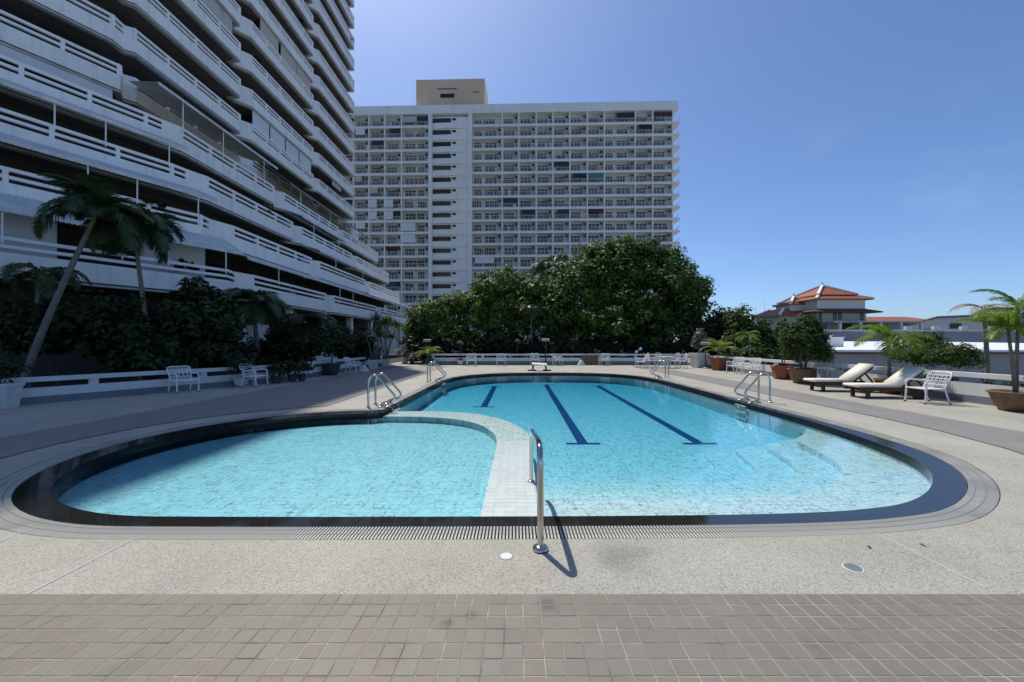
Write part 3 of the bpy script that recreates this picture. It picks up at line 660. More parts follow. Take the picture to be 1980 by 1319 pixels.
wT = [Vector((-22.1, 22.1, 0)), Vector((-20.3, 21.7, 0)), Vector((-18.7, 21.5, 0)), Vector((-16.9, 21.2, 0)), Vector((-15.6, 21.4, 0))]
zT = [17.03, 14.16, 11.29, 8.42, 5.55]
for i in (2, 3, 4):
    e_ = wingline(wT[i], -0.6, 13, 0.30); f_ = wingline(wT[i - 1], -1.2, 13, 0.03)
    awning(e_, f_, zT[i] + 1.0, zT[i - 1] - 1.05, posts=(0.06, 0.24, 0.36, 0.6), zfoot=zT[i] - 0.3)
awning(((-19.35, 21.4, 0), (-19.35, 32.0, 0)), ((-22.2, 22.6, 0), (-22.2, 32.0, 0)), 15.65, 16.5, posts=(0.16, 0.46, 0.86), zfoot=13.8)
awning(((-19.5, 34.0, 0), (-19.5, 53, 0)), ((-22.2, 34.0, 0), (-22.2, 53, 0)), 15.3, 17.2, 'awning_green', (0.1, 0.4, 0.7), 13.8)
awning(((-18.0, 33.2, 0), (-18.0, 43, 0)), ((-19.5, 33.2, 0), (-19.5, 43, 0)), 12.2, 12.7, posts=(0.2, 0.7), zfoot=11)
awning(((-16.5, 33.0, 0), (-16.5, 45.5, 0)), ((-18.0, 33.0, 0), (-18.0, 45.5, 0)), 9.3, 9.75, posts=(0.25, 0.75), zfoot=8.2)
awning(((-15.25, 22.4, 0), (-15.25, 56, 0)), ((-16.5, 22.4, 0), (-16.5, 56, 0)), 6.45, 6.9, posts=(0.09, 0.35, 0.43), zfoot=5.3)
awning(((-15.2, 40.4, 0), (-15.2, 57, 0)), ((-16.7, 40.4, 0), (-16.7, 57, 0)), 6.6, 7.0)
# roller blinds and infill panels
def blind(p, p2, z0, z1, m): 
    q = LB(); q.beam((p[0], p[1], (z0 + z1) / 2), (p2[0], p2[1], (z0 + z1) / 2), 0.05, z1 - z0); q.build('roller_blind', m)
a_, b_ = wingline(wT[0], 0.3, 12.5, -0.10); blind(a_, b_, 14.9, 15.46, 'blind_white')
a_, b_ = wingline(wT[3], -0.3, 2.4, -0.3); blind(a_, b_, 4.9, 6.82, 'blind_white')
a_, b_ = wingline(wT[3], 5.1, 12.5, -0.3); blind(a_, b_, 4.9, 6.82, 'blind_white')
for i, y in enumerate((33.6, 36.0, 38.4, 40.8)): blind((-22.46, y), (-22.46, y + 2.2), 19.55, 21.2, 'blind_white')
for i, y in enumerate((34.6, 37.6, 40.3)): blind((-22.46, y), (-22.46, y + 2.6), 28.2, 29.8, 'blind_cream')
blind((-22.46, 24.5), (-22.46, 31.2), 25.5, 26.9, 'ledge')
RB = random.Random(5)
for k in range(16):                                   # half lowered blinds in the recesses
    lv = RB.randrange(0, 10); y = RB.choice((24.2, 26.6, 29.0, 34.0, 36.6, 39.5, 45.2, 48.0, 50.6)); zc = 19.9 + 2.87 * lv + 1.30
    blind((-22.5, y), (-22.5, y + RB.uniform(1.6, 2.6)), zc - RB.uniform(.4, 1.0), zc, RB.choice(('blind_cream', 'blind_white', 'brown_panel', 'ledge', 'blind_cream')))
unit = MB(); unit.box((0, 0, 0), (.32, .85, .6)); unit_me = unit.mesh('air_conditioner'); unit_me.materials.append(MATS['ac_white'])
for k in range(40):                                   # condenser units standing behind the rails
    zr, a, w, kind = LEVELS[RB.randrange(0, len(LEVELS))]; link('air_conditioner', unit_me, AB, Vector((-(a + .75), RB.uniform(24, 53), zr - .62)) - ABO)
cur = MB(); cur.box((0, 0, 0), (.05, .9, 2.0)); cur_me = cur.mesh('curtain'); cur_me.materials.append(MATS['blind_cream'])
for k in range(70):
    zr, a, w, kind = LEVELS[RB.randrange(0, len(LEVELS))]
    if zr < 45: link('curtain', cur_me, AB, Vector((-(a + (1.9 if kind == 'tower' else 3.2)) + .09, 24.2 + 2.1 * RB.randrange(0, 13), zr - .25)) - ABO)

def balcony_plant(x, y, z, r, m='leaf_shade'):
    q = crown_mesh([(0, 0, r * .6, r, r * 1.3, r * .8)], 22, 26, r * .35, .09, m, 'balcony_plant'); o = link('balcony_plant', q, AB, Vector((x, y, z)) - ABO)
PLANTS = [(-18.5, 29.5, 11.0, .55), (-18.5, 31.0, 11.0, .4), (-22.9, 53.6, 41.5, .9), (-22.8, 53.4, 31.2, .7), (-22.7, 45.5, 31.3, .4), (-17.2, 26, 8.2, .4), (-16.0, 29.0, 5.3, .45), (-16.1, 36, 5.3, .5), (-22.6, 34.2, 25.6, .4), (-22.6, 40.8, 34.2, .45), (-17.9, 19.6, 8.1, .45), (-16.8, 20.0, 5.2, .4)]
# ---------------------------------------------------------------- slab tower behind the trees
PX = 0.1239; FT = 95.4
FB = thing('apartment_tower', 'wide white balcony tower with a tan rooftop box behind the trees', 'building', (0, FT, 0), R(-1.7))
ux = lambda u: (u - U0) * PX
zt_ = 1.6 + (V0 - 201) * PX
def fpart(name, m, *boxes):
    q = MB()
    for (x0, x1, y0, y1, z0, z1) in boxes: q.box(((x0 + x1) / 2, (y0 + y1) / 2, (z0 + z1) / 2), (x1 - x0, y1 - y0, z1 - z0))
    return q.build(name, m, FB)
FH = 2.85; TOPZ = zt_ - 2.1
XL, XR = ux(560), ux(1298)
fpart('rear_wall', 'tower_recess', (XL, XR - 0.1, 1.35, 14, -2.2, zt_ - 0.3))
fpart('roof_parapet', 'tower_paint', (XL, ux(1307), -0.15, 14.2, TOPZ, zt_))
fpart('roof_block', 'tower_paint', (ux(1185), ux(1213), 2, 6, zt_, zt_ + 0.55))
pz = 1.6 + (V0 - 150) * PX * 1.03
ph = fpart('penthouse', 'penthouse_paint', (ux(796), ux(934), 3, 11, zt_ - 0.2, pz))
fpart('penthouse_window', 'bronze_glass', (ux(845), ux(873), 2.95, 3.2, pz - 4.6, pz - 3.6))
for (a, b, z) in ((ux(838), ux(878), pz - 2.5), (ux(910), ux(923), pz - 3.4), (ux(803), ux(828), zt_ + 0.3), (ux(910), ux(924), zt_ + 0.4)): fpart('vent_slot', 'eave_dark', (a, b, 2.96, 3.2, z, z + 0.22))
bounds_l = [560, 591, 622, 650, 679, 710, 741, 774, 829]
bounds_r = [911, 971, 1003, 1036.7, 1069, 1101.6, 1135.3, 1167.8, 1226.7, 1260, 1297.5]
NF = 17
for u in bounds_l[:-1] + bounds_r[1:-1]: fpart('fin_wall', 'tower_paint', (ux(u) - 0.14, ux(u) + 0.14, -0.02, 1.4, -2.2, TOPZ + 0.05))
for u, w in ((831, 0.42), (909, 0.42)): fpart('pier', 'tower_paint', (ux(u) - w, ux(u) + w, -0.35, 1.4, -2.2, TOPZ + 0.3))
fpart('fin_wall', 'tower_paint', (XR - 0.15, XR + 0.1, 0.1, 13.8, -2.2, TOPZ + 0.05))
rail_m = MB(); rail_m.box((0.5, 0, 1.0), (1.0, 0.07, 0.07)); rail_m.box((0.5, 0, 0.12), (1.0, 0.05, 0.06))
for i in range(1, 12): rail_m.box((i / 12, 0, 0.55), (0.012, 0.045, 0.86))
rail_me = rail_m.mesh('railing'); rail_me.materials.append(MATS['baluster'])
gd = MB()
for i in range(3): gd.box((i / 3 + 1 / 6, 0, 0.98), (0.29, 0.05, 1.92))
gd.cur = 1
for i in range(4): gd.box((i / 3, -0.02, 1.0), (0.04, 0.07, 2.0))
gd.box((0.5, -0.02, 1.98), (1.02, 0.07, 0.08))
gd_me = gd.mesh('sliding_door'); gd_me.materials.append(MATS['door_glass']); gd_me.materials.append(MATS['baluster']); gd_me.polygons.foreach_set('material_index', gd.m)
ac = MB(); ac.box((0, 0, 0), (0.95, 0.45, 0.8)); ac.cur = 1
ac.add([(0.36 * math.cos(a), -0.235, 0.36 * math.sin(a)) for a in np.linspace(0, 2 * PI, 13)[:-1]], [tuple(range(12))])
ac_me = ac.mesh('air_conditioner'); ac_me.materials.append(MATS['ac_white']); ac_me.materials.append(MATS['ac_fan']); ac_me.polygons.foreach_set('material_index', ac.m)
R2 = random.Random(11)
for f in range(NF):
    zf = TOPZ - FH * (f + 1)          # balcony floor of this storey
    fpart('floor_slab', 'tower_paint', (XL, ux(831) - 0.42, -0.12, 1.4, zf - 0.42, zf + 0.10))
    fpart('floor_slab', 'tower_paint', (ux(909) + 0.42, ux(1297.5) - 0.3, -0.12, 1.4, zf - 0.42, zf + 0.10))
    # last bay wraps round the corner
    fpart('corner_slab', 'tower_paint', (ux(1297.5) - 0.3, ux(1311), -0.14, 3.2, zf - 0.40, zf + 0.12))
    if f < 14: fpart('corner_rail', 'baluster', (ux(1310), ux(1310) + 0.06, -0.1, 3.1, zf + 0.9, zf + 1.0), (ux(1310), ux(1310) + 0.04, 3.0, 3.1, zf + .1, zf + 1), (ux(1310), ux(1310) + 0.04, 1.4, 1.5, zf + .1, zf + 1))
    # bowed stair core storey: curved white band, dark window, small window
    q = MB(); n = 10; x0, x1 = ux(831) + 0.42, ux(909) - 0.42
    fr = [(x0 + (x1 - x0) * i / n, -0.05 - 0.35 * (1 - (2 * i / n - 1) ** 2)) for i in range(n + 1)]
    q.prism([(x0, 1.35)] + fr + [(x1, 1.35)], zf - 0.75, zf + 0.55); q.build('bowed_band', 'tower_paint', FB)
    q = MB(); fr2 = [(x, y * 0.3 + 0.12) for x, y in fr]; q.prism([(x0, 1.35)] + fr2 + [(x1, 1.35)], zf + 0.56, zf + FH - 0.76); q.build('core_wall', 'tower_paint', FB)
    fpart('stair_window', 'bronze_glass', (ux(836), ux(871), -0.12, 0.8, zf + 0.75, zf + 1.75))
    fpart('small_window', 'bronze_glass', (ux(874), ux(881), -0.08, 0.8, zf + 1.25, zf + 1.75))
    for side, bb in ((0, bounds_l), (1, bounds_r)):
        for i in range(len(bb) - 1):
            ul, ur = bb[i], bb[i + 1]
            if ur < 675 : continue
            if f >= 13 and ul > 1060: continue
            if f >= 15 and ul > 900: continue
            x0, x1 = ux(ul) + 0.15, ux(ur) - 0.15; w = x1 - x0; wide = w > 5
            r_ = link('railing', rail_me, FB, (x0, 0.0, zf + 0.08)); r_.scale.x = w if not wide else w
            dw = w * ((0.62 if not wide else 0.36) + R2.uniform(-0.06, 0.12))
            off_ = w * 0.06 + R2.uniform(-0.1, 0.1) if not wide or side == 0 else w * 0.42
            d_ = link('sliding_door', gd_me, FB, (x0 + off_, 1.32, zf + 0.10)); d_.scale.x = dw
            if wide:
                d2 = link('sliding_door', gd_me, FB, (x0 + (0.55 * w if side == 0 else 0.05 * w), 1.32, zf + 0.10)); d2.scale.x = w * 0.24
            if R2.random() < 0.86:
                link('air_conditioner', ac_me, FB, (x1 - 0.55, 0.55, zf + FH - 0.42 - 0.62))
            rr = R2.random()
            if rr < 0.035: fpart('sun_blind', 'blind_dark', (x0, x1, 0.06, 0.1, zf + 1.5, zf + FH - 0.42))
            elif rr < 0.07: fpart('sun_blind', 'blind_cream', (x0, x0 + w * 0.55, 0.06, 0.1, zf + 1.2, zf + FH - 0.42))
            elif rr < 0.095: fpart('sun_blind', 'blind_white', (x0 + w * .1, x0 + w * 0.75, 0.06, 0.1, zf + 1.0, zf + FH - 0.42))
            elif rr < 0.15: fpart('laundry', 'eave_dark', *[(x0 + w * (.3 + .13 * k), x0 + w * (.38 + .13 * k), 0.2, 0.25, zf + 0.7, zf + 1.5 + 0.1 * k) for k in range(4)])
            if R2.random() < 0.10: fpart('balcony_glazing', 'bronze_glass', (x0 + w * R2.uniform(0, .4), x1, 0.10, 0.13, zf + 0.95, zf + FH - 0.45))
            for _ in range(R2.randrange(0, 3)):
                bx = R2.uniform(x0 + .3, x1 - .3); fpart('balcony_item', R2.choice(('pot_dark', 'brown_panel', 'alu_white', 'leaf_bush', 'skirt_grey', 'terracotta')), (bx - R2.uniform(.15, .4), bx + .2, 0.3, 0.7, zf + 0.11, zf + R2.uniform(.7, 1.6)))
            if f == 5 and abs(ul - 1135.3) < 1: fpart('sun_blind', 'blind_teal', (x0, x1, 0.04, 0.08, zf + 0.9, zf + FH - 0.45))
            if side == 0 and 7 <= f <= 10 and ul in (710, 741, 774) and (ul != 774) == (f in (7, 8)): fpart('infill_panel', 'blind_white', (x0, x0 + w * 0.5, -0.02, 0.03, zf + 0.4, zf + FH - 0.5))

# ---------------------------------------------------------------- red roofed hall and low buildings on the right
def hip(q, cx, cy, hx, hy, z0, z1, tx=0.0, ty=0.0, th=0.18):
    """hipped or truncated roof, tx and ty = half size of the flat top"""
    q.add([(cx - hx, cy - hy, z0), (cx + hx, cy - hy, z0), (cx + hx, cy + hy, z0), (cx - hx, cy + hy, z0), (cx - tx, cy - ty, z1), (cx + tx, cy - ty, z1), (cx + tx, cy + ty, z1), (cx - tx, cy + ty, z1),
           (cx - hx, cy - hy, z0 - th), (cx + hx, cy - hy, z0 - th), (cx + hx, cy + hy, z0 - th), (cx - hx, cy + hy, z0 - th)],
          [(0, 1, 5, 4), (1, 2, 6, 5), (2, 3, 7, 6), (3, 0, 4, 7), (4, 5, 6, 7), (0, 8, 9, 1), (1, 9, 10, 2), (2, 10, 11, 3), (3, 11, 8, 0), (11, 10, 9, 8)])
TD = 76.0; tpx = TD / FPX
tz = lambda v: EYE + (V0 - v) * tpx
TH = thing('temple_hall', 'cream hall with tiered red tiled pyramid roofs beyond the terrace', 'building', ((1590 - U0) * tpx, TD, -2.2), R(1))
thz = 2.2
def tp(name, m, fn, parent=None):
    q = MB(); fn(q); return q.build(name, m, parent or TH)
tier = lambda v: tz(v) + thz
def hall(cx, cy, sc, vtop, vsp, veave1, veave2, vwall, hw):
    r1 = tp('upper_roof', 'roof_tile', lambda q: hip(q, cx, cy, hw * 0.80, hw * 0.80, tier(veave1), tier(vtop)))
    r2 = tp('lower_roof', 'roof_tile', lambda q: hip(q, cx, cy, hw * 1.12, hw * 1.12, tier(veave2), tier(veave1) - 0.12, hw * 0.7, hw * 0.7))
    for r, a, b, za, zb in ((r1, 0.03, 0.80, tier(vtop) + .08, tier(veave1) + .08), (r2, 0.70, 1.12, tier(veave1) - 0.05, tier(veave2) + .08)):
        for sx, sy in ((1, 1), (1, -1), (-1, 1), (-1, -1)):
            q = MB(); q.beam((cx + sx * hw * a, cy + sy * hw * a, za), (cx + sx * hw * b, cy + sy * hw * b, zb), 0.42, 0.22); q.build('ridge', 'ridge_white', r)
    q = MB(); q.tube([(cx, cy, tier(vtop) - .1), (cx, cy, tier(vtop) + .5), (cx, cy, tier(vsp))], [0.2, 0.12, 0.02], 6); q.build('finial', 'concrete_grey', r1)
    tp('upper_wall', 'house_white', lambda q: q.box((cx, cy, (tier(veave2) + tier(vwall)) / 2), (hw * 1.86, hw * 1.86, tier(veave2) - tier(vwall))))
hall(0, 0, 1, 553, 545, 574, 583, 604, 4.7)
hall(-4.8, 1.0, 1, 573, 566, 586, 589, 603, 2.25)
sk = tp('skirt_roof', 'eave_dark', lambda q: hip(q, 0, 0, 6.1, 6.1, tier(607), tier(600), 4.2, 4.2))
sk2 = tp('wing_roof', 'roof_tile', lambda q: hip(q, -5.6, 1.8, 4.4, 4.4, tier(611), tier(597), 2.0, 2.0))
for sx, sy in ((1, -1), (-1, -1), (-1, 1)):
    q = MB(); q.beam((-5.6 + sx * 2.0, 1.8 + sy * 2.0, tier(597) + .08), (-5.6 + sx * 4.4, 1.8 + sy * 4.4, tier(611) + .08), 0.42, 0.22); q.build('ridge', 'ridge_white', sk2)
tp('lower_wall', 'house_cream', lambda q: q.box((0, 0, tier(607) / 2 + 0.0), (8.9, 8.9, tier(608))))
tp('wing_wall', 'house_cream', lambda q: q.box((-5.6, 1.8, tier(612) / 2), (7.4, 7.4, tier(612))))
for x in (-3.9, -1.25, -0.3, 3.7):
    tp('window', 'bronze_glass', lambda q: q.box((x, -4.45, tier(615)), (0.55, 0.2, 1.3)))
tp('porch_roof', 'concrete_grey', lambda q: q.box((3.5, -6.4, tier(627)), (15, 4.2, 0.25)))
tp('porch_wall', 'house_cream', lambda q: q.box((3.5, -4.9, tier(640)), (13, 0.3, 3.0)))
for x in (-3.5, 0, 3.5, 7, 10.5):
    tp('porch_column', 'house_white', lambda q: q.box((x, -8.3, tier(640)), (0.35, 0.35, 2.9)))
for x, w in ((0.2, 2.2), (4.6, 1.6)): tp('porch_opening', 'eave_dark', lambda q: q.box((x, -5.1, tier(640)), (w, 0.2, 2.2)))
def lowbuilding(name, label, x0, x1, y0, y1, z0, z1, m, rz=0):
    r = thing(name, label, 'building', ((x0 + x1) / 2, (y0 + y1) / 2, z0), rz)
    q = MB(); q.box((0, 0, (z1 - z0) / 2), (x1 - x0, y1 - y0, z1 - z0)); q.build('wall', m, r); return r
# flat white roof beside the terrace
FR = thing('flat_roof_building', 'low grey building with bright white sheet roof just beyond the loungers', 'building', (30, 25, -2.2), R(-1.5))
q = MB(); q.box((7, 15, 1.60), (34, 30, 3.2)); q.build('wall', 'concrete_grey', FR)
q = MB(); q.add([(-10.3, -0.4, 3.22), (24.3, -0.4, 3.22), (24.3, 30, 3.86), (-10.3, 30, 3.86), (-10.3, -0.4, 3.36), (24.3, -0.4, 3.36), (24.3, 30, 4.0), (-10.3, 30, 4.0)], [(0, 3, 2, 1), (4, 5, 6, 7), (0, 1, 5, 4), (1, 2, 6, 5), (2, 3, 7, 6), (3, 0, 4, 7)]); q.build('roof', 'roof_white', FR)
q = MB(); q.box((7, -0.42, 3.16), (34.6, 0.10, 0.10)); q.build('gutter', 'eave_dark', FR)
for (x, y, w, d, h_) in ((-7.2, 6, 2.0, 1.4, 0.85), (-5.6, 6.2, 1.2, 1.0, 0.7), (9.6, 2.6, 2.6, 1.2, 0.8), (11.8, 3.4, 1.2, 1.2, 1.35)):
    q = MB(); q.box((x, y, 3.36 + y * 0.021 + h_ / 2), (w, d, h_)); q.box((x, y, 3.36 + y * 0.021 + h_ + 0.03), (w + 0.1, d + 0.1, 0.06)); q.build('roof_box', 'roof_white', FR)
TB = lowbuilding('terrace_block', 'long blue grey concrete terrace in front of the red roofed hall', 44, 130, 60, 70, -2.2, 3.3, 'concrete_blue')
q = MB()
q.box((-2, -5.1, 5.65), (78, 0.2, 0.25)); q.build('terrace_band', 'house_white', TB)
for i in range(16):
    q = MB(); q.box((-28 + i * 4.2, -4.6, 5.9), (0.9, 0.4, 0.8)); q.build('terrace_post', 'house_white', TB)
WW = thing('long_roofed_wing', 'long low wing with faded red tiled roof right of the hall', 'building', (80, 92, -2.2))
q = MB(); q.box((0, 0, 4.2), (22, 9, 8.4)); q.build('wall', 'house_cream', WW)
q = MB(); hip(q, 0, 0, 12.5, 6, 8.4, 9.8, 9, 0.2); q.build('roof', 'roof_tile', WW)
GH = thing('gabled_house', 'white gabled house with shallow grey roof at the far right', 'building', (86, 80, -2.2), R(-40))
q = MB(); q.add([(-9, -5, 0), (9, -5, 0), (9, 5, 0), (-9, 5, 0), (-9, -5, 6.0), (9, -5, 6.0), (9, 5, 6.0), (-9, 5, 6.0), (-9, 0, 6.2), (9, 0, 6.2), (-2, -5, 8.6), (9, -5, 8.8), (9, 5, 8.8), (-2, 5, 8.6)],
               [(0, 1, 11, 10, 4), (2, 3, 7, 13, 12), (3, 0, 4, 7), (1, 2, 12, 11)]); q.build('wall', 'house_white', GH)
q = MB(); q.add([(-9.8, -5.8, 5.9), (-2, -5.8, 8.7), (-2, 5.8, 8.7), (-9.8, 5.8, 5.9), (9.8, -5.8, 8.9), (9.8, 5.8, 8.9), (-9.8, -5.8, 6.1), (-2, -5.8, 8.95), (-2, 5.8, 8.95), (-9.8, 5.8, 6.1), (9.8, -5.8, 9.15), (9.8, 5.8, 9.15)],
               [(3, 2, 1, 0), (1, 2, 5, 4), (6, 7, 8, 9), (7, 10, 11, 8), (0, 1, 7, 6), (1, 4, 10, 7), (2, 3, 9, 8), (0, 6, 9, 3), (4, 5, 11, 10)]); q.build('roof', 'concrete_grey', GH)
for x in (-3, 0.5, 5): 
    q = MB(); q.box((x, -5.02, 6.0 if x < 0 else 7.0), (1.5, 0.15, 1.0)); q.build('window', 'bronze_glass', GH)

# ---------------------------------------------------------------- vegetation
def leaf_mesh(P, N, size, name, m, aspect=0.5, droop=0.3):
    """one four-cornered leaf per point, facing roughly N"""
    n = len(P); N = N / np.linalg.norm(N, axis=1, keepdims=True)
    rv = rng.normal(size=(n, 3)); t = np.cross(N, rv); t /= np.linalg.norm(t, axis=1, keepdims=True) + 1e-9; b = np.cross(N, t)
    s = size * rng.uniform(0.65, 1.3, (n, 1)); t = t * s; b = b * s * aspect
    V = np.empty((n, 4, 3)); V[:, 0] = P - t; V[:, 1] = P + b - N * s * droop * 0.3; V[:, 2] = P + t - N * s * droop; V[:, 3] = P - b - N * s * droop * 0.3
    me = bpy.data.meshes.new(name); me.vertices.add(n * 4); me.vertices.foreach_set('co', V.reshape(-1))
    me.loops.add(n * 4); me.loops.foreach_set('vertex_index', np.arange(n * 4, dtype=np.int32))
    me.polygons.add(n); me.polygons.foreach_set('loop_start', np.arange(0, n * 4, 4, dtype=np.int32)); me.update(calc_edges=True); me.materials.append(MATS[m])
    return me
def crown_mesh(blobs, clusters, per, csize, leaf, m, name='crown', up=0.5, aspect=0.5, low=-0.55):
    """leaf clumps spread over and through a union of ellipsoids"""
    P = []; N = []; B = np.array([b[:3] for b in blobs]); Rr = np.array([b[3:6] for b in blobs]); w = (Rr.prod(axis=1)) ** (2 / 3); w /= w.sum()
    for _ in range(clusters):
        i = rng.choice(len(blobs), p=w); d = rng.normal(size=3); d /= np.linalg.norm(d)
        if d[2] < low: d[2] *= -0.5
        rad = rng.uniform(0.62, 1.06) if rng.random() < 0.85 else rng.uniform(0.25, 0.7)
        c = B[i] + d * Rr[i] * rad; cs = csize * rng.uniform(0.6, 1.35); k = int(per * rng.uniform(0.6, 1.4))
        q = rng.normal(size=(k, 3)); q /= np.linalg.norm(q, axis=1, keepdims=True); rr = cs * rng.uniform(0.3, 1, (k, 1)) ** 0.5
        P.append(c + q * rr * np.array([1, 1, 0.75])); N.append(q * 0.7 + d * 0.35 + np.array([0, 0, up]) + rng.normal(0, 0.35, (k, 3)))
    return leaf_mesh(np.concatenate(P), np.concatenate(N), leaf, name, m, aspect)
for p_ in PLANTS: balcony_plant(*p_)
def limb_tree(root, blobs, base, r0, m='bark', parts='trunk', fork=0.45):
    q = MB(); base = Vector(base); cen = Vector(np.mean([b[:3] for b in blobs], axis=0)); top = base.lerp(cen, fork)
    j = Vector((rng.normal(0, .12), rng.normal(0, .12), 0)); q.tube([base - Vector((0, 0, .1)), base.lerp(top, .5) + j, top], [r0, r0 * .8, r0 * .62], 8)
    tr = q.build(parts, m, root, True)
    for b in blobs[:9]:
        c = Vector(b[:3]); q = MB(); mid_ = top.lerp(c, .5) + Vector((rng.normal(0, .15), rng.normal(0, .15), .1)); q.tube([top - Vector((0, 0, .15)), mid_, c], [r0 * .5, r0 * .32, r0 * .12], 6); q.build('limb', m, tr, True)
def tree(name, label, cat, loc, blobs, clusters, per, csize, leaf, m, r0=0.25, group=None, aspect=0.5, fork=0.45, up=0.5):
    root = thing(name, label, cat, loc, 0, group); link('crown', crown_mesh(blobs, clusters, per, csize, leaf, m, up=up, aspect=aspect), root); limb_tree(root, blobs, (0, 0, 0), r0, fork=fork); return root
def px_at(u, v, D): return ((u - U0) * D / FPX, D, EYE + (V0 - v) * D / FPX)
def blobs_px(items, D0, base):
    """ellipsoids given by where they stand: centre (u, v), depth, half width and half height in photograph pixels"""
    out = []
    for (u, v, D, ru, rv) in items:
        x, y, z = px_at(u, v, D); k = D / FPX; out.append((x - base[0], y - base[1], z - base[2], ru * k, (ru + rv) * 0.5 * k, rv * k))
    return out
G0 = -2.2
base = (10.2, 36.5, G0)
tree('fig_tree', 'tallest broad dark green tree with glossy leaves behind the round garden table', 'tree', base,
     blobs_px([(1200, 540, 36, 75, 70), (1130, 560, 35.5, 75, 75), (1065, 600, 34.5, 60, 70), (1270, 560, 36, 70, 75), (1320, 590, 36, 55, 75), (1230, 500, 37, 50, 42), (1170, 500, 36.5, 55, 40), (1290, 515, 37, 40, 35), (1200, 630, 34, 110, 60), (1300, 640, 35, 70, 45), (1345, 560, 36.5, 26, 32), (1100, 640, 34, 70, 45)], 36, base),
     1000, 70, 0.75, 0.145, 'leaf_big', 0.45, aspect=0.6)
base = (-2.6, 34.5, G0)
tree('mango_tree', 'rounded mid green tree left of the tallest tree, below the stair core windows', 'tree', base,
     blobs_px([(960, 580, 34, 55, 55), (925, 600, 33.5, 48, 52), (985, 560, 35, 38, 40), (945, 640, 33, 70, 50), (1000, 620, 34, 35, 50)], 34, base), 430, 70, 0.55, 0.12, 'leaf_mid', 0.25, group='trees behind the far wall')
base = (-7.4, 33.5, G0)
tree('mango_tree', 'low mid green tree by the corner of the stepped white block', 'tree', base,
     blobs_px([(835, 618, 33, 42, 42), (870, 600, 34, 35, 30), (812, 640, 32.5, 28, 40), (860, 650, 32.5, 50, 38)], 33, base), 330, 70, 0.5, 0.115, 'leaf_mid', 0.2, group='trees behind the far wall')
base = (2.6, 33.2, G0)
tree('small_tree', 'slender yellow green tree with thin bare stem before the dark thicket', 'tree', base,
     blobs_px([(1035, 560, 33.5, 32, 26), (1020, 600, 33, 36, 30), (1055, 610, 33, 30, 30)], 33, base), 130, 60, 0.45, 0.13, 'leaf_mid', 0.12, group='trees behind the far wall', fork=0.8)
base = (18.3, 34.5, G0)
tree('dark_tree', 'dark reddish leaved tree at the right end of the far wall', 'tree', base,
     blobs_px([(1395, 640, 33, 34, 40), (1370, 660, 32, 26, 34), (1415, 660, 33, 36, 34)], 33, base), 260, 60, 0.5, 0.12, 'leaf_shade', 0.2, group='trees behind the far wall')
base = (19.6, 32.0, G0)
tree('olive_tree', 'grey green airy tree behind the square terracotta pots', 'tree', base,
     blobs_px([(1435, 640, 31, 36, 42), (1465, 655, 31, 30, 36), (1420, 665, 30, 34, 30), (1490, 670, 30, 34, 30), (1450, 690, 29, 60, 28)], 31, base), 260, 46, 0.5, 0.13, 'leaf_bush', 0.16, group='trees behind the far wall')
q_ = bpy.data.objects['olive_tree']
for dx, dz in ((-.6, 2.4), (.2, 2.9), (.9, 2.1)):
    q = MB(); q.tube([(0, 0, 4.2), (dx * .6, 0, 5.3), (dx, 0, 4.3 + dz)], [.04, .02, .006], 5); q.build('twig', 'bark', q_)
base = (1.5, 32.2, G0)
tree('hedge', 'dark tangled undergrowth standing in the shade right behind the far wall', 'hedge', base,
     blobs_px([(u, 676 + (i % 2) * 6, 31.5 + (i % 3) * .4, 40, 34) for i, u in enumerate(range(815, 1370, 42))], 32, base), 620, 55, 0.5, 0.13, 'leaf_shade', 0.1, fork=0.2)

def frond_mesh(L_, droop, n, wl, m, lift=0.6, name='frond', curl=0.0):
    """one feather palm leaf along +x: arched stem and drooping leaflets on both sides"""
    q = MB(); pts = []
    for i in range(9):
        t = i / 8; a = lift - droop * t * 1.15
        if i == 0: p = Vector((0, 0, 0))
        else: p = pts[-1] + Vector((math.cos(a), curl * t * .3, math.sin(a))) * (L_ / 8)
        pts.append(p)
    q.tube(pts, [0.022 * (1 - .85 * i / 8) * L_ / 1.6 for i in range(9)], 4)
    def at(t):
        x = t * 8; i = min(int(x), 7); return pts[i].lerp(pts[i + 1], x - i), (pts[i + 1] - pts[i]).normalized()
    for s_ in (-1, 1):
        for i in range(n):
            t = 0.16 + 0.84 * i / n; p, d = at(t); prof = math.sin(PI * min(1, .25 + .8 * t)) ** .6
            ll = wl * prof * rng.uniform(.85, 1.12) * L_; side = Vector((-d.y, d.x, 0)).normalized() * s_
            a = rng.uniform(-.12, .12); dirn = (side * 0.82 + d * (0.55 + .3 * t) + Vector((0, 0, 0.12 + a))).normalized()
            m_ = p + dirn * ll * .5; e_ = p + dirn * ll + Vector((0, 0, -ll * .38)); w = d * (0.0115 * L_)
            q.add([p - w, p + w, m_ + w * 1.1, m_ - w * 1.1, e_], [(0, 1, 2, 3), (3, 2, 4)])
    me = q.mesh(name); me.materials.append(MATS[m]); return me
def add_fronds(root, at_, meshes, k, sc=1.0, tilt=(-.3, .5), parent=None, phase=0.0):
    for i in range(k):
        o = link('frond', meshes[i % len(meshes)], root, at_); o.rotation_euler = (0, rng.uniform(*tilt), phase + i * 2.399 + rng.normal(0, .15)); s_ = sc * rng.uniform(.85, 1.12); o.scale = (s_,) * 3
FD = [frond_mesh(1.9, 1.9, 56, 0.33, 'leaf_palm_dark', .9), frond_mesh(1.9, 2.6, 56, 0.34, 'leaf_palm_dark', 1.1), frond_mesh(1.9, 1.4, 54, 0.30, 'leaf_palm_dark', .6)]
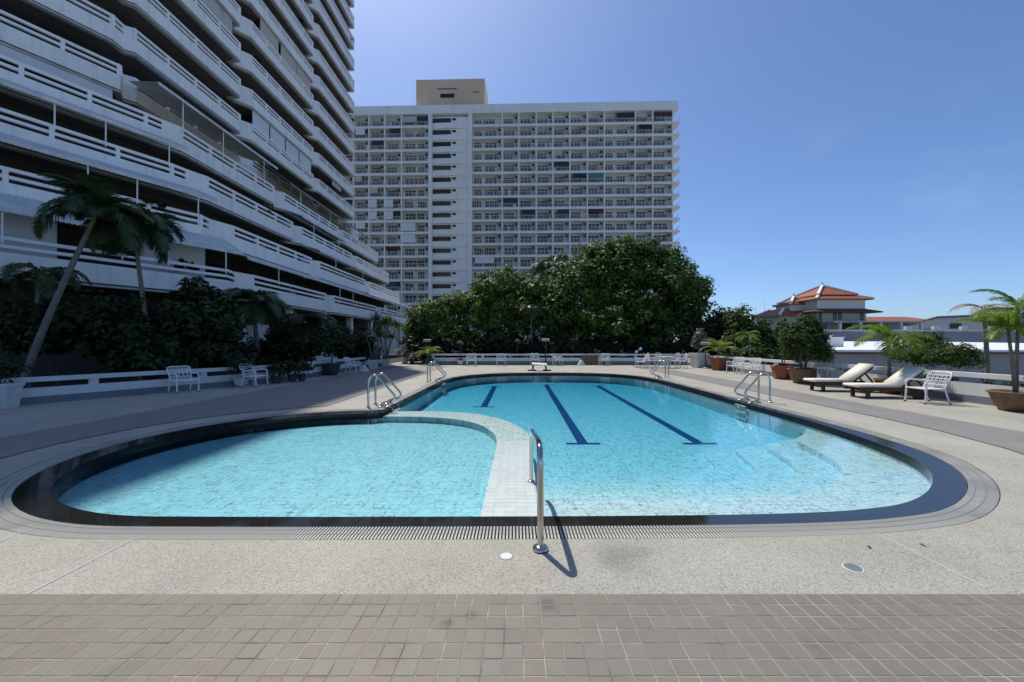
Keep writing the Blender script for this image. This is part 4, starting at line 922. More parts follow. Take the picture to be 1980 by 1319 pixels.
FG = [frond_mesh(1.5, 1.6, 34, 0.30, 'leaf_palm', .9), frond_mesh(1.5, 2.2, 34, 0.30, 'leaf_palm', 1.0), frond_mesh(1.5, 1.2, 32, 0.27, 'leaf_palm', .7)]
FY = [frond_mesh(0.8, 1.6, 12, 0.30, 'leaf_yellow', 1.1), frond_mesh(0.8, 2.2, 12, 0.30, 'leaf_yellow', 1.25)]
FO = [frond_mesh(1.3, 1.8, 20, 0.25, 'leaf_orange', .7)]
def palm(label, base, top, r0, fr, k, sc, group='palms in the planted strip', bend=0.4, name='palm_tree', tilt=(-.3, .55)):
    root = thing(name, label, 'palm', base, 0, group); b = Vector(base); t = Vector(top) - b
    q = MB(); pts = [Vector((0, 0, -.1)), t * .33 - Vector((t.x, t.y, 0)) * .08 * bend, t * .66 - Vector((t.x, t.y, 0)) * .08 * bend, t]; pts = [Vector(p) for p in catmull([tuple(p) for p in pts], 16)]
    N = len(pts); q.tube(pts, [r0 * (1.35 - .55 * i / (N - 1)) * (1 + .09 * (i % 2) * rng.uniform(.3, 1.2)) for i in range(N)], 10); tr = q.build('trunk', 'palm_bark', root, True)
    q = MB(); d = (pts[-1] - pts[-2]).normalized(); q.tube([t - d * .05, t + d * .35, t + d * .75], [r0 * .95, r0 * .8, r0 * .35], 8); q.build('crownshaft', 'crownshaft', root, True)
    add_fronds(root, t + d * .62, fr, k, sc, tilt); return root
palm('tall leaning palm with pale trunk at the far left before the balconies', (-15.6, 12.4, 0), px_at(172, 445, 13.3), 0.078, FD, 20, 1.02, tilt=(-.9, .6))
palm('palm with long hanging fronds between the leaning palm and the round shrub', (-13.4, 14.6, 0), px_at(262, 470, 14.6), 0.07, FD, 20, 1.05, tilt=(-.7, .8))
palm('short feathery palm in the shade right of the round shrub', (-12.5, 19.2, 0), px_at(492, 612, 19.2), 0.10, FD, 22, 1.1, tilt=(-.5, .5))
palm('low arching palm behind the dark potted bush by the wall', (-11.7, 21.5, 0), px_at(588, 655, 21.5), 0.11, FD, 22, 1.2, tilt=(-.5, .4))
palm('small dark palm close under the lowest balcony, left of the leaning palm trunk', (-17.0, 13.8, 0), px_at(75, 560, 13.8), 0.07, FD, 9, 0.8, tilt=(-.1, .7))
palm('slender palm rising above the trees before the wide tower', (2.9, 39, G0), px_at(1062, 530, 39), 0.15, FD, 16, 1.5, 'palms beyond the wall', tilt=(-.6, .5))
palm('young palm with thin trunk in the thicket behind the far wall', (1.1, 31.6, G0), px_at(1027, 612, 31.6), 0.06, FD, 12, 0.9, 'palms beyond the wall')
base = (-12.9, 15.9, 0)
sh = tree('frangipani', 'round dark frangipani shrub with pale flowers beside the left wall', 'shrub', base,
     blobs_px([(385, 618, 15.9, 62, 56), (340, 640, 15.5, 45, 45), (430, 640, 16.1, 42, 42), (380, 575, 16, 38, 30), (380, 680, 15.6, 70, 30)], 16, base), 190, 42, 0.36, 0.14, 'leaf_shade', 0.1, fork=0.3)
link('blossom', crown_mesh(blobs_px([(400, 615, 15.7, 60, 55)], 16, base), 26, 3, 0.06, 0.028, 'petal', 'blossom'), sh)
for lab, u, v, D, ru, rv in (('dark leafy shrub behind the left wall at the foot of the leaning palm', 110, 640, 14.2, 80, 70), ('dark leafy shrub under the hanging palm fronds', 235, 630, 14.8, 75, 70), ('dark low shrub behind the wall left of the armchair', 290, 690, 14.2, 60, 40),
                             ('dark shrub filling the strip behind the dark potted bush', 540, 680, 20.5, 60, 36), ('dark shrub behind the small chair near the life ring', 690, 672, 26, 34, 30), ('dark shrub between the two short palms', 450, 690, 17.2, 40, 30)):
    x, y, _ = px_at(u, v, D); base = (x, y, 0)
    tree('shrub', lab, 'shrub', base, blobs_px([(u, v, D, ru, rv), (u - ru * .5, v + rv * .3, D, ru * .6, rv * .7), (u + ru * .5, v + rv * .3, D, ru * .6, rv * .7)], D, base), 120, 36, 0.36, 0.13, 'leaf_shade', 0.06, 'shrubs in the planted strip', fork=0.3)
# bushes beyond the right wall
for lab, items, D, m, cl in (('bamboo like bush spreading over the wall behind the right lounger', [(1760, 690, 16.2, 36, 24), (1800, 680, 16.4, 30, 30), (1785, 660, 16.6, 20, 22)], 16.2, 'leaf_bush', 90),
                         ('grey green bush over the wall between lounger and right palm', [(1850, 690, 15.2, 40, 24), (1825, 695, 15.2, 30, 20)], 15.2, 'leaf_bush', 70)):
    x, y, _ = px_at(items[0][0], items[0][1], D); base = (x, y, G0)
    tree('bush', lab, 'bush', base, blobs_px(items, D, base), cl, 34, 0.30, 0.10, m, 0.05, 'bushes beyond the right wall', aspect=0.25)
base = (13.1, 8.0, G0)
tree('hedge', 'clipped dark hedge showing through the slot of the right wall', 'hedge', base, [(0, y, 2.42, 0.4, 0.9, 0.32) for y in np.arange(-3, 9, 1.2)], 170, 40, 0.2, 0.07, 'leaf_shade', 0.04, fork=0.2)
base = (19.5, 15.2, G0)
palm('orange tinged palm drooping over the wall by the right edge', (19.2, 16.2, G0), px_at(1905, 628, 16.2), 0.08, FO, 9, 0.9, 'palms beyond the wall', tilt=(-.5, .3))

# ---------------------------------------------------------------- potted plants
def pot(root, kind, h_, r, m):
    q = MB()
    if kind == 'round': q.lathe([(r * .62, 0), (r * .80, h_ * .3), (r * .96, h_ * .75), (r, h_ * .9), (r * 1.08, h_ * .92), (r * 1.08, h_), (r * .92, h_), (r * .90, h_ * .88)], 24)
    elif kind == 'square': q.lathe([(r * .74, 0), (r * .78, h_ * .06), (r * 1.0, h_ * .86), (r * 1.10, h_ * .87), (r * 1.10, h_), (r * .95, h_), (r * .94, h_ * .9)], 4, sq=True)
    elif kind == 'hex': q.lathe([(r * .74, 0), (r * 1.0, h_ * .88), (r * 1.09, h_ * .89), (r * 1.09, h_), (r * .95, h_), (r * .94, h_ * .9)], 6)
    q.build('pot', m, root, kind == 'round')
    q = MB(); q.lathe([(r * .93, h_ * .86), (r * .93, h_ * .9)], 16 if kind == 'round' else 4, sq=kind == 'square'); q.build('soil', 'soil', root)
def feet(root, r):
    for a in (0.6, 2.2, 3.7, 5.3):
        q = MB(); q.box((r * .55 * math.cos(a), r * .55 * math.sin(a), 0.02), (.09, .09, .12)); q.build('foot', 'clay', root)
def potted(label, u, v, kind, h_, r, m, plant, size=1.0, raise_=0.0, rz=0.3, group='potted plants on the terrace', name='potted_plant', loc=None):
    x, y, _ = loc or ground(u, v); root = thing(name, label, 'potted plant', (x, y, 0.0), rz, group)
    if raise_: feet(root, r)
    z0 = h_ * .88
    pot(root, kind, h_, r, m)
    def stem(pts, r0):
        q = MB(); q.tube(pts, [r0 * (1 - .35 * i / (len(pts) - 1)) for i in range(len(pts))], 7); return q.build('stem', 'palm_bark', root, True)
    if plant == 'bush':
        b = [(0, 0, z0 + .62 * size, .55 * size, .55 * size, .5 * size), (.25 * size, .1, z0 + .9 * size, .4 * size, .4 * size, .42 * size), (-.2 * size, -.1, z0 + .8 * size, .4 * size, .4 * size, .4 * size)]
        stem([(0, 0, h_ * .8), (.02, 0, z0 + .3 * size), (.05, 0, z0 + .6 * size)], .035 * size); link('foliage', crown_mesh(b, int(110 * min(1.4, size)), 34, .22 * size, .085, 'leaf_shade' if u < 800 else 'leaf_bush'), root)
    elif plant == 'bigbush':
        b = [(0.1, 0, z0 + .85, .8, .7, .62), (.25, 0, z0 + 1.45, .7, .65, .5), (-.35, 0, z0 + 1.2, .5, .5, .55), (.55, 0, z0 + .7, .6, .6, .45), (0.15, 0, z0 + 1.85, .4, .4, .28)]
        for k in range(4): stem([(.06 * math.cos(k * 1.7), .06 * math.sin(k * 1.7), h_ * .8), (.15 * math.cos(k * 1.7), .15 * math.sin(k * 1.7), z0 + .5), (.35 * math.cos(k * 1.7), .3 * math.sin(k * 1.7), z0 + 1.2)], .03)
        link('foliage', crown_mesh(b, 330, 44, .24, .07, 'leaf_bush', aspect=.4), root)
    elif plant == 'silver':
        b = [(0, 0, z0 + .6, .35, .35, .5), (.08, 0, z0 + 1.2, .3, .3, .5)]; stem([(0, 0, h_ * .8), (.03, 0, z0 + .9), (.06, 0, z0 + 1.5)], .03); link('foliage', crown_mesh(b, 70, 26, .2, .085, 'leaf_silver'), root)
    elif plant == 'yellow':
        for k in range(4): stem([(.05 * math.cos(k * 1.6), .05 * math.sin(k * 1.6), h_ * .8), (.1 * math.cos(k * 1.6), .1 * math.sin(k * 1.6), z0 + .35 * size)], .018)
        add_fronds(root, (0, 0, z0 + .2 * size), FY, 16, size, (-.75, .2))
    elif plant == 'palm':
        H = 1.35 * size; stem([(0, 0, h_ * .8), (.03, .02, z0 + H * .5), (0, .05, z0 + H)], .05); add_fronds(root, (0, .05, z0 + H), FG, 12, size * .62, (-.5, .5))
    elif plant == 'bigpalm':
        H = 1.25; stem([(0, 0, h_ * .8), (-.02, .02, z0 + H * .5), (-.05, .03, z0 + H)], .055)
        add_fronds(root, (-.05, .03, z0 + H), FG, 11, 1.0, (-.6, .35))
    elif plant == 'twopalm':
        for (x1, y1, H, s_) in ((-.40, 0, 1.45, .62), (.12, .05, 1.95, .66)):
            stem([(x1 * .25, y1, h_ * .8), (x1 * .6, y1, z0 + H * .5), (x1, y1, z0 + H)], .043); add_fronds(root, (x1, y1, z0 + H), FG, 13, s_, (-.8, .3), phase=x1 * 9)
    elif plant == 'slim':
        stem([(0, 0, h_ * .8), (.04, 0, z0 + .8), (.02, 0, z0 + 1.7)], .03); stem([(.1, 0, h_ * .8), (.2, 0, z0 + .6), (.3, 0, z0 + 1.2)], .022)
        link('foliage', crown_mesh([(.02, 0, z0 + 1.75, .28, .28, .4), (.3, 0, z0 + 1.25, .2, .2, .25)], 40, 26, .16, .085, 'leaf_bush', aspect=.35), root)
    elif plant == 'dracaena':
        for k, (dx, dy, H) in enumerate(((-.55, .1, 1.9), (.15, -.1, 2.5), (.75, .2, 2.3), (.3, .4, 1.5))):
            stem([(dx * .1, dy * .1, h_ * .8), (dx * .35, dy * .4, z0 + H * .4), (dx, dy, z0 + H)], .045)
            for _ in range(2):
                n_ = 60; d = rng.normal(size=(n_, 3)); d[:, 2] = np.abs(d[:, 2]) * .7 - .15; d /= np.linalg.norm(d, axis=1, keepdims=True); q = MB()
                for dd in d:
                    dd = Vector(dd); b0 = Vector((dx, dy, z0 + H)); w = dd.cross(Vector((0, 0, 1))).normalized() * .026; e_ = b0 + dd * .5; f_ = b0 + dd * .9 - Vector((0, 0, .2)); q.add([b0 - w, b0 + w, e_ + w * .8, e_ - w * .8, f_], [(0, 1, 2, 3), (3, 2, 4)])
                q.build('leaf_head', 'leaf_palm' if k > 1 else 'leaf_palm_dark', root)
    elif plant == 'topiary':
        stem([(0, 0, h_ * .8), (.01, 0, z0 + .5 * size), (0, 0, z0 + .95 * size)], .02); link('foliage', crown_mesh([(0, 0, z0 + 1.05 * size, .2, .2, .18), (0, 0, z0 + .1, .16, .16, .12)], 34, 24, .09, .045, 'leaf_silver'), root)
    elif plant == 'low':
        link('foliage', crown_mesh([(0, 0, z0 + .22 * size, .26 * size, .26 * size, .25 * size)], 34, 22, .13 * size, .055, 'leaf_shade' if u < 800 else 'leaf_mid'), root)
    return root
potted('tall white tapered planter cut by the left edge of the picture', 6, 790, 'square', .62, .32, 'pot_white', 'low', 1.6)
potted('white pot with leafy plant beside the second shaded armchair', 466, 747, 'round', .34, .26, 'pot_white', 'low', 1.7)
potted('single small dark pot with thin plant on the left wall side', 534, 741, 'round', .28, .19, 'pot_dark', 'low', 1.2)
potted('left of two small dark pots just before the life ring', 566, 738, 'round', .30, .19, 'pot_dark', 'low', 1.4)
potted('right of two small dark pots, next to the life ring', 584, 737, 'round', .30, .17, 'pot_dark', 'low', 1.3)
potted('wide dark pot with big dense round bush on a wooden stand in the shade', 641, 725, 'round', .55, .42, 'pot_dark', 'bush', 1.5, 1)
potted('white square pot with spreading dracaena stems near the far left corner', 722, 713, 'square', .55, .42, 'pot_white', 'dracaena')
potted('slimmer white pot with tall dracaena next to the corner palm pot', 746, 708, 'square', .50, .36, 'pot_white', 'dracaena')
potted('potted yellow green palm on the sunlit far left corner', 783, 703, 'round', .5, .3, 'pot_white', 'yellow', 1.35)
potted('spreading yellow green palm in pot at the left end of the far wall', 830, 706, 'round', .45, .3, 'pot_dark', 'yellow', 1.6)
potted('small white pot with flowering stem left of the far armchairs', 890, 706, 'round', .34, .24, 'pot_white', 'topiary', 1.2)
potted('small white pot with clipped topiary between two far armchairs', 1000, 705, 'round', .34, .25, 'pot_white', 'topiary', 1.35)
potted('small white pot with topiary at the foot of the lamp post', 1066, 704, 'round', .34, .26, 'pot_white', 'topiary', 1.2)
potted('pale square planter with silvery bush at the far right corner', 1351, 711, 'square', .95, .56, 'pot_white', 'silver', 1.0)
potted('square terracotta pot with bright yellow green palm', 1390, 716, 'square', .72, .48, 'terracotta', 'yellow', 1.7)
potted('round terracotta pot with small fan of palm fronds behind two armchairs', 1448, 712, 'round', .62, .40, 'terracotta', 'palm', 1.1)
potted('six sided terracotta pot with slim bare stems before the right wall', 1512, 733, 'hex', .58, .42, 'terracotta', 'slim')
potted('large brown clay pot with big dense bush left of the loungers', 1553, 741, 'round', .58, .50, 'clay', 'bigbush', 1.0, 1)
potted('red clay pot with spreading palm fronds between the two loungers', 1746, 748, 'round', .45, .36, 'terracotta', 'bigpalm', rz=1.3, loc=(11.75, 12.62, 0))
potted('large brown glazed pot with two palm trunks at the right edge', 1969, 795, 'round', .46, .47, 'clay', 'twopalm', 1.0, 1)

# ---------------------------------------------------------------- furniture
def armchair(name, label, loc, rz):
    """white cast metal garden armchair facing +x"""
    r = thing(name, label, 'chair', loc, rz, 'white garden armchairs'); w = .29; zs = .39
    for s_ in (-1, 1):
        q = MB(); q.tube(catmull([(.27, s_ * w, .0), (.25, s_ * w, .2), (.24, s_ * w, zs), (.25, s_ * w, .52), (.20, s_ * w, .60), (.05, s_ * w, .61), (-.15, s_ * w, .585), (-.26, s_ * w, .60)], 4), .021, 7); q.build('armrest', 'alu_white', r, True)
        q = MB(); q.tube(catmull([(-.34, s_ * w, 0), (-.27, s_ * w, .2), (-.22, s_ * w, zs)], 4), .021, 7); q.build('leg', 'alu_white', r, True)
        for x in (.27, -.34):
            q = MB(); q.lathe([(.03, 0), (.03, .03), (.022, .035)], 8, (x, s_ * w, 0)); q.build('foot', 'rubber', r)
    q = MB(); q.tube(catmull([(-.20, -w, zs), (-.27, -w, .55), (-.38, -w, .80), (-.37, 0, .82), (-.38, w, .80), (-.27, w, .55), (-.20, w, zs)], 4), .019, 7); bk = q.build('back_frame', 'alu_white', r, True)
    for i in range(9):
        y = -w + .06 + i * (2 * w - .12) / 8; dx = .012 * (1 if i % 2 else -1); q = MB(); q.tube([(-.215, y, zs + .04), (-.28, y + dx, .57), (-.37, y, .81)], .0095, 5); q.build('back_slat', 'alu_white', bk)
    for z, x in ((.50, -.25), (.66, -.32), (.74, -.35)):
        q = MB(); q.tube([(x, -w, z), (x, w, z)], .011, 5); q.build('back_bar', 'alu_white', bk)
    q = MB(); q.tube([(.25, -w, zs), (.25, w, zs), (-.21, w, zs), (-.21, -w, zs), (.25, -w, zs)], .018, 6); st = q.build('seat_frame', 'alu_white', r)
    for i in range(10):
        x = -.19 + i * .047; q = MB(); q.box((x, 0, zs + .004), (.030, 2 * w - .02, .012)); q.build('seat_slat', 'alu_white', st)
    return r
def g3(u, v, dy=0.0, dx=0.0): x, y, _ = ground(u, v); return (x + dx, y + dy, 0)
A0 = armchair('armchair', 'shaded white armchair standing alone by the left wall, nearest the camera on that side', g3(346, 760, .2), R(-28))
for lab, p, rz in (('shaded white armchair beside the white pot by the left wall', g3(490, 748, .1), R(-5)),
                   ('shaded white armchair half hidden by the dark potted bush', g3(680, 722, .2), R(0)),
                   ('leftmost white armchair before the far wall, facing the pool', g3(911, 708, .1), R(-90)),
                   ('second white armchair from the left before the far wall', g3(969, 708, .1), R(-88)),
                   ('white armchair behind the diving platform', g3(1034, 706.5, .1), R(-92)),
                   ('white armchair turned sideways just right of the lamp post', g3(1079, 707, .1), R(-25)),
                   ('white armchair right of the brown folded panel by the far wall', g3(1168, 707, .0), R(-120)),
                   ('white armchair seen from the side, left of the round table', g3(1240, 711.5, .1), R(178)),
                   ('white armchair beside the terracotta pot with yellow palm', g3(1421, 721.5, .0), R(205)),
                   ('white armchair partly behind the near right pool ladder', g3(1452, 725, .0), R(200)),
                   ('white armchair behind the left lounger', g3(1600, 745, .6), R(192)),
                   ('sunlit white armchair in front of the right lounger', (10.85, 10.62, 0), R(176))):
    dup(A0, p, rz, lab)
def fancy_chair(label, loc, rz):
    r = thing('bistro_chair', label, 'chair', loc, rz, 'ornate round backed chairs'); 
    for x, y in ((.2, -.2), (.2, .2), (-.2, -.2), (-.2, .2)):
        q = MB(); q.tube(catmull([(x * 1.15, y * 1.15, 0), (x * .95, y * .95, .2), (x, y, .43)], 3), .018, 6); q.build('leg', 'alu_white', r, True)
    q = MB(); q.lathe([(.10, .425), (.25, .43), (.26, .445), (.1, .45)], 18); q.build('seat', 'alu_white', r, True)
    q = MB(); q.tube([(-.21 - .06 * (z - .43), .24 * math.sin(a), z) for a, z in ((a, .68 - .26 * math.cos(a)) for a in np.linspace(-PI * .94, PI * .94, 20))][::1], .018, 6)
    bk = q.build('back_frame', 'alu_white', r, True)
    for a in np.linspace(-1.1, 1.1, 7):
        q = MB(); q.tube([(-.22, .06 * math.sin(a), .50), (-.235, .22 * math.sin(a), .68 + .22 * math.cos(a))], .009, 5); q.build('back_spoke', 'alu_white', bk)
    q = MB(); q.tube([(-.225, .11 * math.cos(a), .68 + .12 * math.sin(a)) for a in np.linspace(0, 2 * PI, 14)], .009, 5); q.build('back_ring', 'alu_white', bk)
    for s_ in (-1, 1):
        q = MB(); q.tube(catmull([(-.22, s_ * .22, .64), (0, s_ * .27, .65), (.17, s_ * .25, .62), (.19, s_ * .22, .44)], 3), .014, 6); q.build('armrest', 'alu_white', r, True)
    return r
tx, ty, _ = g3(1291, 712, .0); ty += .3
TBL = thing('garden_table', 'round white metal garden table among ornate chairs at the far end', 'table', (tx, ty, 0))
q = MB(); q.lathe([(.05, .70), (.52, .705), (.54, .715), (.54, .73), (.05, .735)], 28); q.build('table_top', 'alu_white', TBL)
for a in np.linspace(0, 2 * PI, 5)[:-1]:
    q = MB(); q.tube(catmull([(.36 * math.cos(a), .36 * math.sin(a), 0), (.16 * math.cos(a), .16 * math.sin(a), .3), (.3 * math.cos(a), .3 * math.sin(a), .70)], 4), .018, 6); q.build('leg', 'alu_white', TBL, True)
F0 = fancy_chair('ornate white chair left of the garden table, round back to the far wall', (tx - .75, ty + .45, 0), R(-35))
dup(F0, (tx - .1, ty + .85, 0), R(-85), 'ornate white chair straight behind the garden table')
dup(F0, (tx + .72, ty + .35, 0), R(200), 'ornate white chair right of the garden table, the farther of two')
dup(F0, (tx + .95, ty - .25, 0), R(182), 'ornate white chair right of the garden table, the nearer of two')
def lounger(label, loc, rz):
    """wooden sun lounger lying along +x, foot end at x = 0"""
    r = thing('sun_lounger', label, 'sun lounger', loc, rz, 'wooden sun loungers')
    for s_ in (-1, 1):
        q = MB(); q.beam((0.05, s_ * .30, .26), (2.0, s_ * .30, .26), .045, .09); q.build('side_rail', 'wood_dark', r)
        for x in (.28, 1.75):
            q = MB(); q.box((x, s_ * .28, .11), (.09, .07, .22)); q.build('leg', 'wood_dark', r)
        q = MB(); q.beam((1.20, s_ * .25, .31), (1.84, s_ * .25, .80), .04, .05); q.build('back_frame', 'wood_dark', r)
        q = MB(); q.beam((1.62, s_ * .22, .61), (1.88, s_ * .22, .28), .035, .045); q.build('prop', 'wood_dark', r)
    q = MB(); q.lathe([(.02, -.03), (.11, -.03), (.12, 0), (.11, .03), (.02, .03)], 18); w_ = q.build('wheel', 'wood_dark', r, loc=(1.55, -.36, .12)); w_.rotation_euler = (R(90), 0, 0)
    for x in (.28, .9, 1.75):
        q = MB(); q.box((x, 0, .15 if x != .9 else .25), (.05, .56, .05)); q.build('cross_bar', 'wood_dark', r)
    for i in range(12):
        q = MB(); q.box((.08 + i * .098, 0, .30), (.07, .58, .018)); q.build('slat', 'wood_dark', r)
    for i in range(8):
        t = (i + .5) / 8; q = MB(); q.beam((1.2 + .64 * t, -.27, .335 + .49 * t), (1.2 + .64 * t, .27, .335 + .49 * t), .06, .016, Vector((-.6, 0, .8))); q.build('back_slat', 'wood_dark', r)
    def pad(x0, z0, x1, z1, th=.085):
        d = Vector((x1 - x0, 0, z1 - z0)); L_ = d.length; d.normalize(); nn = Vector((-d.z, 0, d.x)); q = bmesh.new()
        M = Matrix(((d.x, 0, nn.x, (x0 + x1) / 2 + nn.x * th / 2), (0, 1, 0, 0), (d.z, 0, nn.z, (z0 + z1) / 2 + nn.z * th / 2), (0, 0, 0, 1)))
        bmesh.ops.create_cube(q, size=1, matrix=Matrix.Diagonal((L_, .62, th, 1))); bmesh.ops.bevel(q, geom=q.edges[:], offset=.03, segments=3, affect='EDGES'); bmesh.ops.transform(q, matrix=M, verts=q.verts)
        me = bpy.data.meshes.new('cushion'); q.to_mesh(me); q.free(); me.materials.append(MATS['cushion']); me.polygons.foreach_set('use_smooth', [True] * len(me.polygons)); return link('cushion', me, r)
    pad(-.02, .313, 1.22, .313); pad(1.19, .345, 1.88, .86)
    return r
L0 = lounger('left of two wooden loungers with cream cushion, nearer the clay pot', (9.72, 13.35, 0), R(-4))
dup(L0, (9.78, 11.75, 0), R(-3), 'right of two wooden loungers with cream cushion, behind the sunlit armchair')

# ---------------------------------------------------------------- pool ladders and hand rails
def ladder(label, loc, rz):
    """pair of stainless grab rails, pool towards +x"""
    r = thing('pool_ladder', label, 'ladder', loc, rz, 'stainless pool ladders')
    prof = catmull([(0, .0), (0, .25), (0, .58), (.05, .74), (.15, .80), (.26, .74), (.45, .52), (.62, .33), (.66, .24), (.60, .17), (.42, .12), (.34, .08), (.30, .0), (.29, -.03)], 5)
    for s_ in (-.25, .25):
        q = MB(); q.tube([(x, s_, z) for x, z in prof], .026, 9); q.build('rail', 'steel', r, True)
        for x in (0, .29):
            q = MB(); q.lathe([(.055, 0), (.055, .012), (.03, .028), (.022, .03)], 14, (x, s_, 0)); q.build('flange', 'steel', r, True)
    for k in range(3):
        q = MB(); q.box((.62, 0, -.12 - k * .17), (.10, .5, .03)); q.build('tread', 'alu_white', r)
    for s_ in (-.25, .25):
        q = MB(); q.tube([(.36, s_, .05), (.60, s_, -.02), (.62, s_, -.25), (.62, s_, -.52)], .018, 7); q.build('stringer', 'steel', r, True)
    return r
LD = ladder('near left stainless pool ladder beside the shallow basin', (-3.74, 10.15, 0), 0)
dup(LD, (-3.72, 16.5, 0), 0, 'far left stainless pool ladder')
dup(LD, (6.72, 10.9, 0), PI, 'near right stainless pool ladder before the loungers')
dup(LD, (6.70, 18.0, 0), R(176), 'far right stainless pool ladder in front of the garden table')
HR = thing('hand_rail', 'single stainless hand rail in the foreground over the white divider', 'handrail', (.168, 3.08, 0))
prof = catmull([(0, 0), (0.005, .3), (.01, .62), (.05, .735), (.16, .775), (.6, .72), (1.2, .62), (1.62, .56), (1.76, .50), (1.82, .40), (1.85, .15), (1.86, -.13)], 6)
q = MB(); q.tube([(-.006 * y, y, z) for y, z in prof], .0255, 14); q.build('rail', 'steel', HR, True)
q = MB(); q.lathe([(.062, 0), (.062, .018), (.05, .03), (.034, .038), (.027, .04)], 24); q.build('flange', 'steel', HR, True)
q = MB(); q.lathe([(.055, -.132), (.055, -.12), (.03, -.10)], 18, (-.011, 1.86, 0)); q.build('flange', 'steel', HR, True)

# ---------------------------------------------------------------- small things
def disc(name, label, cat, p, r, m, rim=None):
    o = thing(name, label, cat, (p[0], p[1], 0)); q = MB(); q.lathe([(r, -.004), (r, .003), (r * .93, .006), (.004, .007)], 28); q.build('lid', m, o)
    if rim:
        q = MB(); q.lathe([(r * 1.12, -.004), (r * 1.12, .002), (r * 1.0, .003)], 28); q.build('rim', rim, o)
    return o
disc('drain_cover', 'small round white cover set in the pebble deck before the hand rail', 'drain cover', ground(979, 1076), .047, 'cover_white', 'paver_grout')
disc('drain_cover', 'round grey cover set in the pebble deck at the lower right', 'drain cover', ground(1649, 1098), .055, 'cover_grey', 'cover_white')
DB = thing('diving_platform', 'low white diving platform on black supports at the far pool edge', 'diving platform', g3(1043, 717))
q = MB(); q.add([(-.42, -.30, .34), (.42, -.30, .30), (.42, .3, .36), (-.42, .3, .40), (-.42, -.30, .40), (.42, -.30, .36), (.42, .3, .42), (-.42, .3, .46)], [(3, 2, 1, 0), (4, 5, 6, 7), (0, 1, 5, 4), (1, 2, 6, 5), (2, 3, 7, 6), (3, 0, 4, 7)]); q.build('platform', 'alu_white', DB)
for x in (-.42, .42):
    q = MB(); q.tube([(x * .9, 0, 0), (x * .9, 0, .16), (x * .8, 0, .36)], .05, 8); q.build('support', 'black_metal', DB)
    q = MB(); q.box((x * 1.05, 0, .03), (.46, .42, .06)); q.build('base_plate', 'black_metal', DB)
def umbrella_base(label, p):
    o = thing('umbrella_stand', label, 'umbrella stand', p, 0, 'concrete umbrella stands'); q = MB(); q.lathe([(.30, 0), (.29, .06), (.10, .34), (.05, .38)], 20); q.build('foot', 'pot_white', o, True)
    q = MB(); q.tube([(0, 0, .3), (0, 0, .62)], .03, 10); q.build('sleeve', 'blue_paint', o); return o
umbrella_base('white cone umbrella stand with blue tube beside the shaded left wall', g3(703, 719)); umbrella_base('white cone umbrella stand left of the brown panel by the far wall', g3(1124, 706.5))
BP = thing('folded_lounger', 'brown slatted folded panel leaning near the far wall', 'folded lounger', g3(1143, 706), R(0))
for i in range(7):
    q = MB(); q.box((-.54 + i * .18, .0, .36), (.165, .03, .70), rx=R(-8)); q.build('slat', 'brown_panel', BP)
q = MB(); q.box((0, .08, .02), (1.4, .5, .05)); q.build('base', 'brown_panel', BP)
def lamp(label, p, hgt):
    o = thing('lamp_post', label, 'lamp', p, 0, 'garden lamp posts'); q = MB(); q.tube([(0, 0, 0), (0, 0, hgt)], .035, 8); q.build('post', 'black_metal', o)
    q = MB(); q.lathe([(.15, 0), (.15, .05), (.05, .08)], 12); q.build('base', 'pot_white', o)
    q = MB(); q.box((-.14, 0, hgt + .06), (.26, .14, .16), rx=.3); q.box((.14, 0, hgt + .06), (.26, .14, .16), rx=.3); q.build('lamp_head', 'concrete_grey', o); return o
lamp('dark lamp post with pale twin head behind the diving platform', g3(1055, 706), 1.75); lamp('short dark lamp post beside the silvery planter', g3(1364, 713), 1.5); lamp('dark lamp post at the left end of the far wall', g3(826, 705), 1.7)
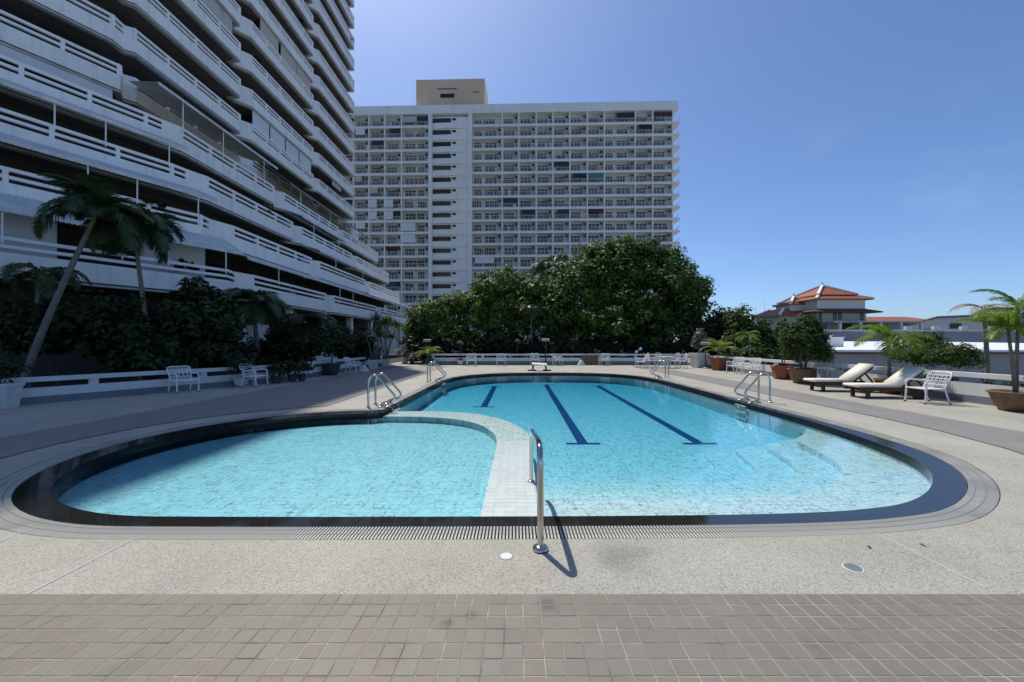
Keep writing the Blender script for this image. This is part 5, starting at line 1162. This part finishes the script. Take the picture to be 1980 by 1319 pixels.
SP = thing('spotlight', 'twin pale spotlight clamped on the far wall near the sideways armchair', 'spotlight', (8.5, BACK_Y, .80))
for dx, dz, a in ((0, .12, .4), (.28, .34, .7)):
    q = MB(); q.lathe([(.05, -.12), (.11, .1), (.11, .12), (.03, .12)], 12); o = q.build('lamp_head', 'alu_white', SP, loc=(dx, -.05, dz)); o.rotation_euler = (1.0, a, 0)
q = MB(); q.tube([(0, 0, 0), (0, 0, .15), (.25, 0, .35)], .015, 6); q.build('bracket', 'black_metal', SP)
LR = thing('life_ring', 'white life ring with dark blue bands hung on the left wall', 'life ring', (-9.62, 18.15, .42))
x_, y_, _ = ground(597, 737); LR.location = (-9.63, FPX * 9.63 / (U0 - 597), .43); LR.rotation_euler = (0, R(12), 0)
def torus_arc(a0, a1, R0, r, n, k=10):
    q = MB(); q.tube([(0, R0 * math.cos(a), R0 * math.sin(a)) for a in np.linspace(a0, a1, n)], r, k); return q
for i in range(4):
    torus_arc(i * PI / 2 + .25, i * PI / 2 + PI / 2 - .25, .27, .07, 10).build('ring_segment', 'alu_white', LR, True)
    torus_arc(i * PI / 2 - .25, i * PI / 2 + .25, .27, .074, 6).build('band', 'blue_paint', LR, True)
HO = thing('hose', 'thin grey hose hanging over the left wall behind the first armchair', 'hose', (-11.9, 12.5, 0))
q = MB(); q.tube(catmull([(-.1, -.1, .56), (.1, -.05, .5), (.1, -.22, .3), (.05, -.3, .05), (.1, -.3, .015), (.4, -.2, .012)], 6), .012, 6); q.build('tube', 'cover_grey', HO, True)
for lab, p in (('small brown leaf on the pebble deck at the lower right', ground(1783, 1054)), ('tiny dark leaf on the pebble deck by the right grate', ground(1680, 1058)), ('curled brown leaf on the deck near the right edge', ground(1963, 899))):
    o = thing('fallen_leaf', lab, 'leaf', (p[0], p[1], .003), rng.uniform(0, 6), 'fallen leaves on the deck'); q = MB(); q.add([(-.03, 0, 0), (0, .012, .006), (.035, 0, .012), (0, -.012, .006)], [(0, 1, 2, 3)]); q.build('blade', 'clay', o)
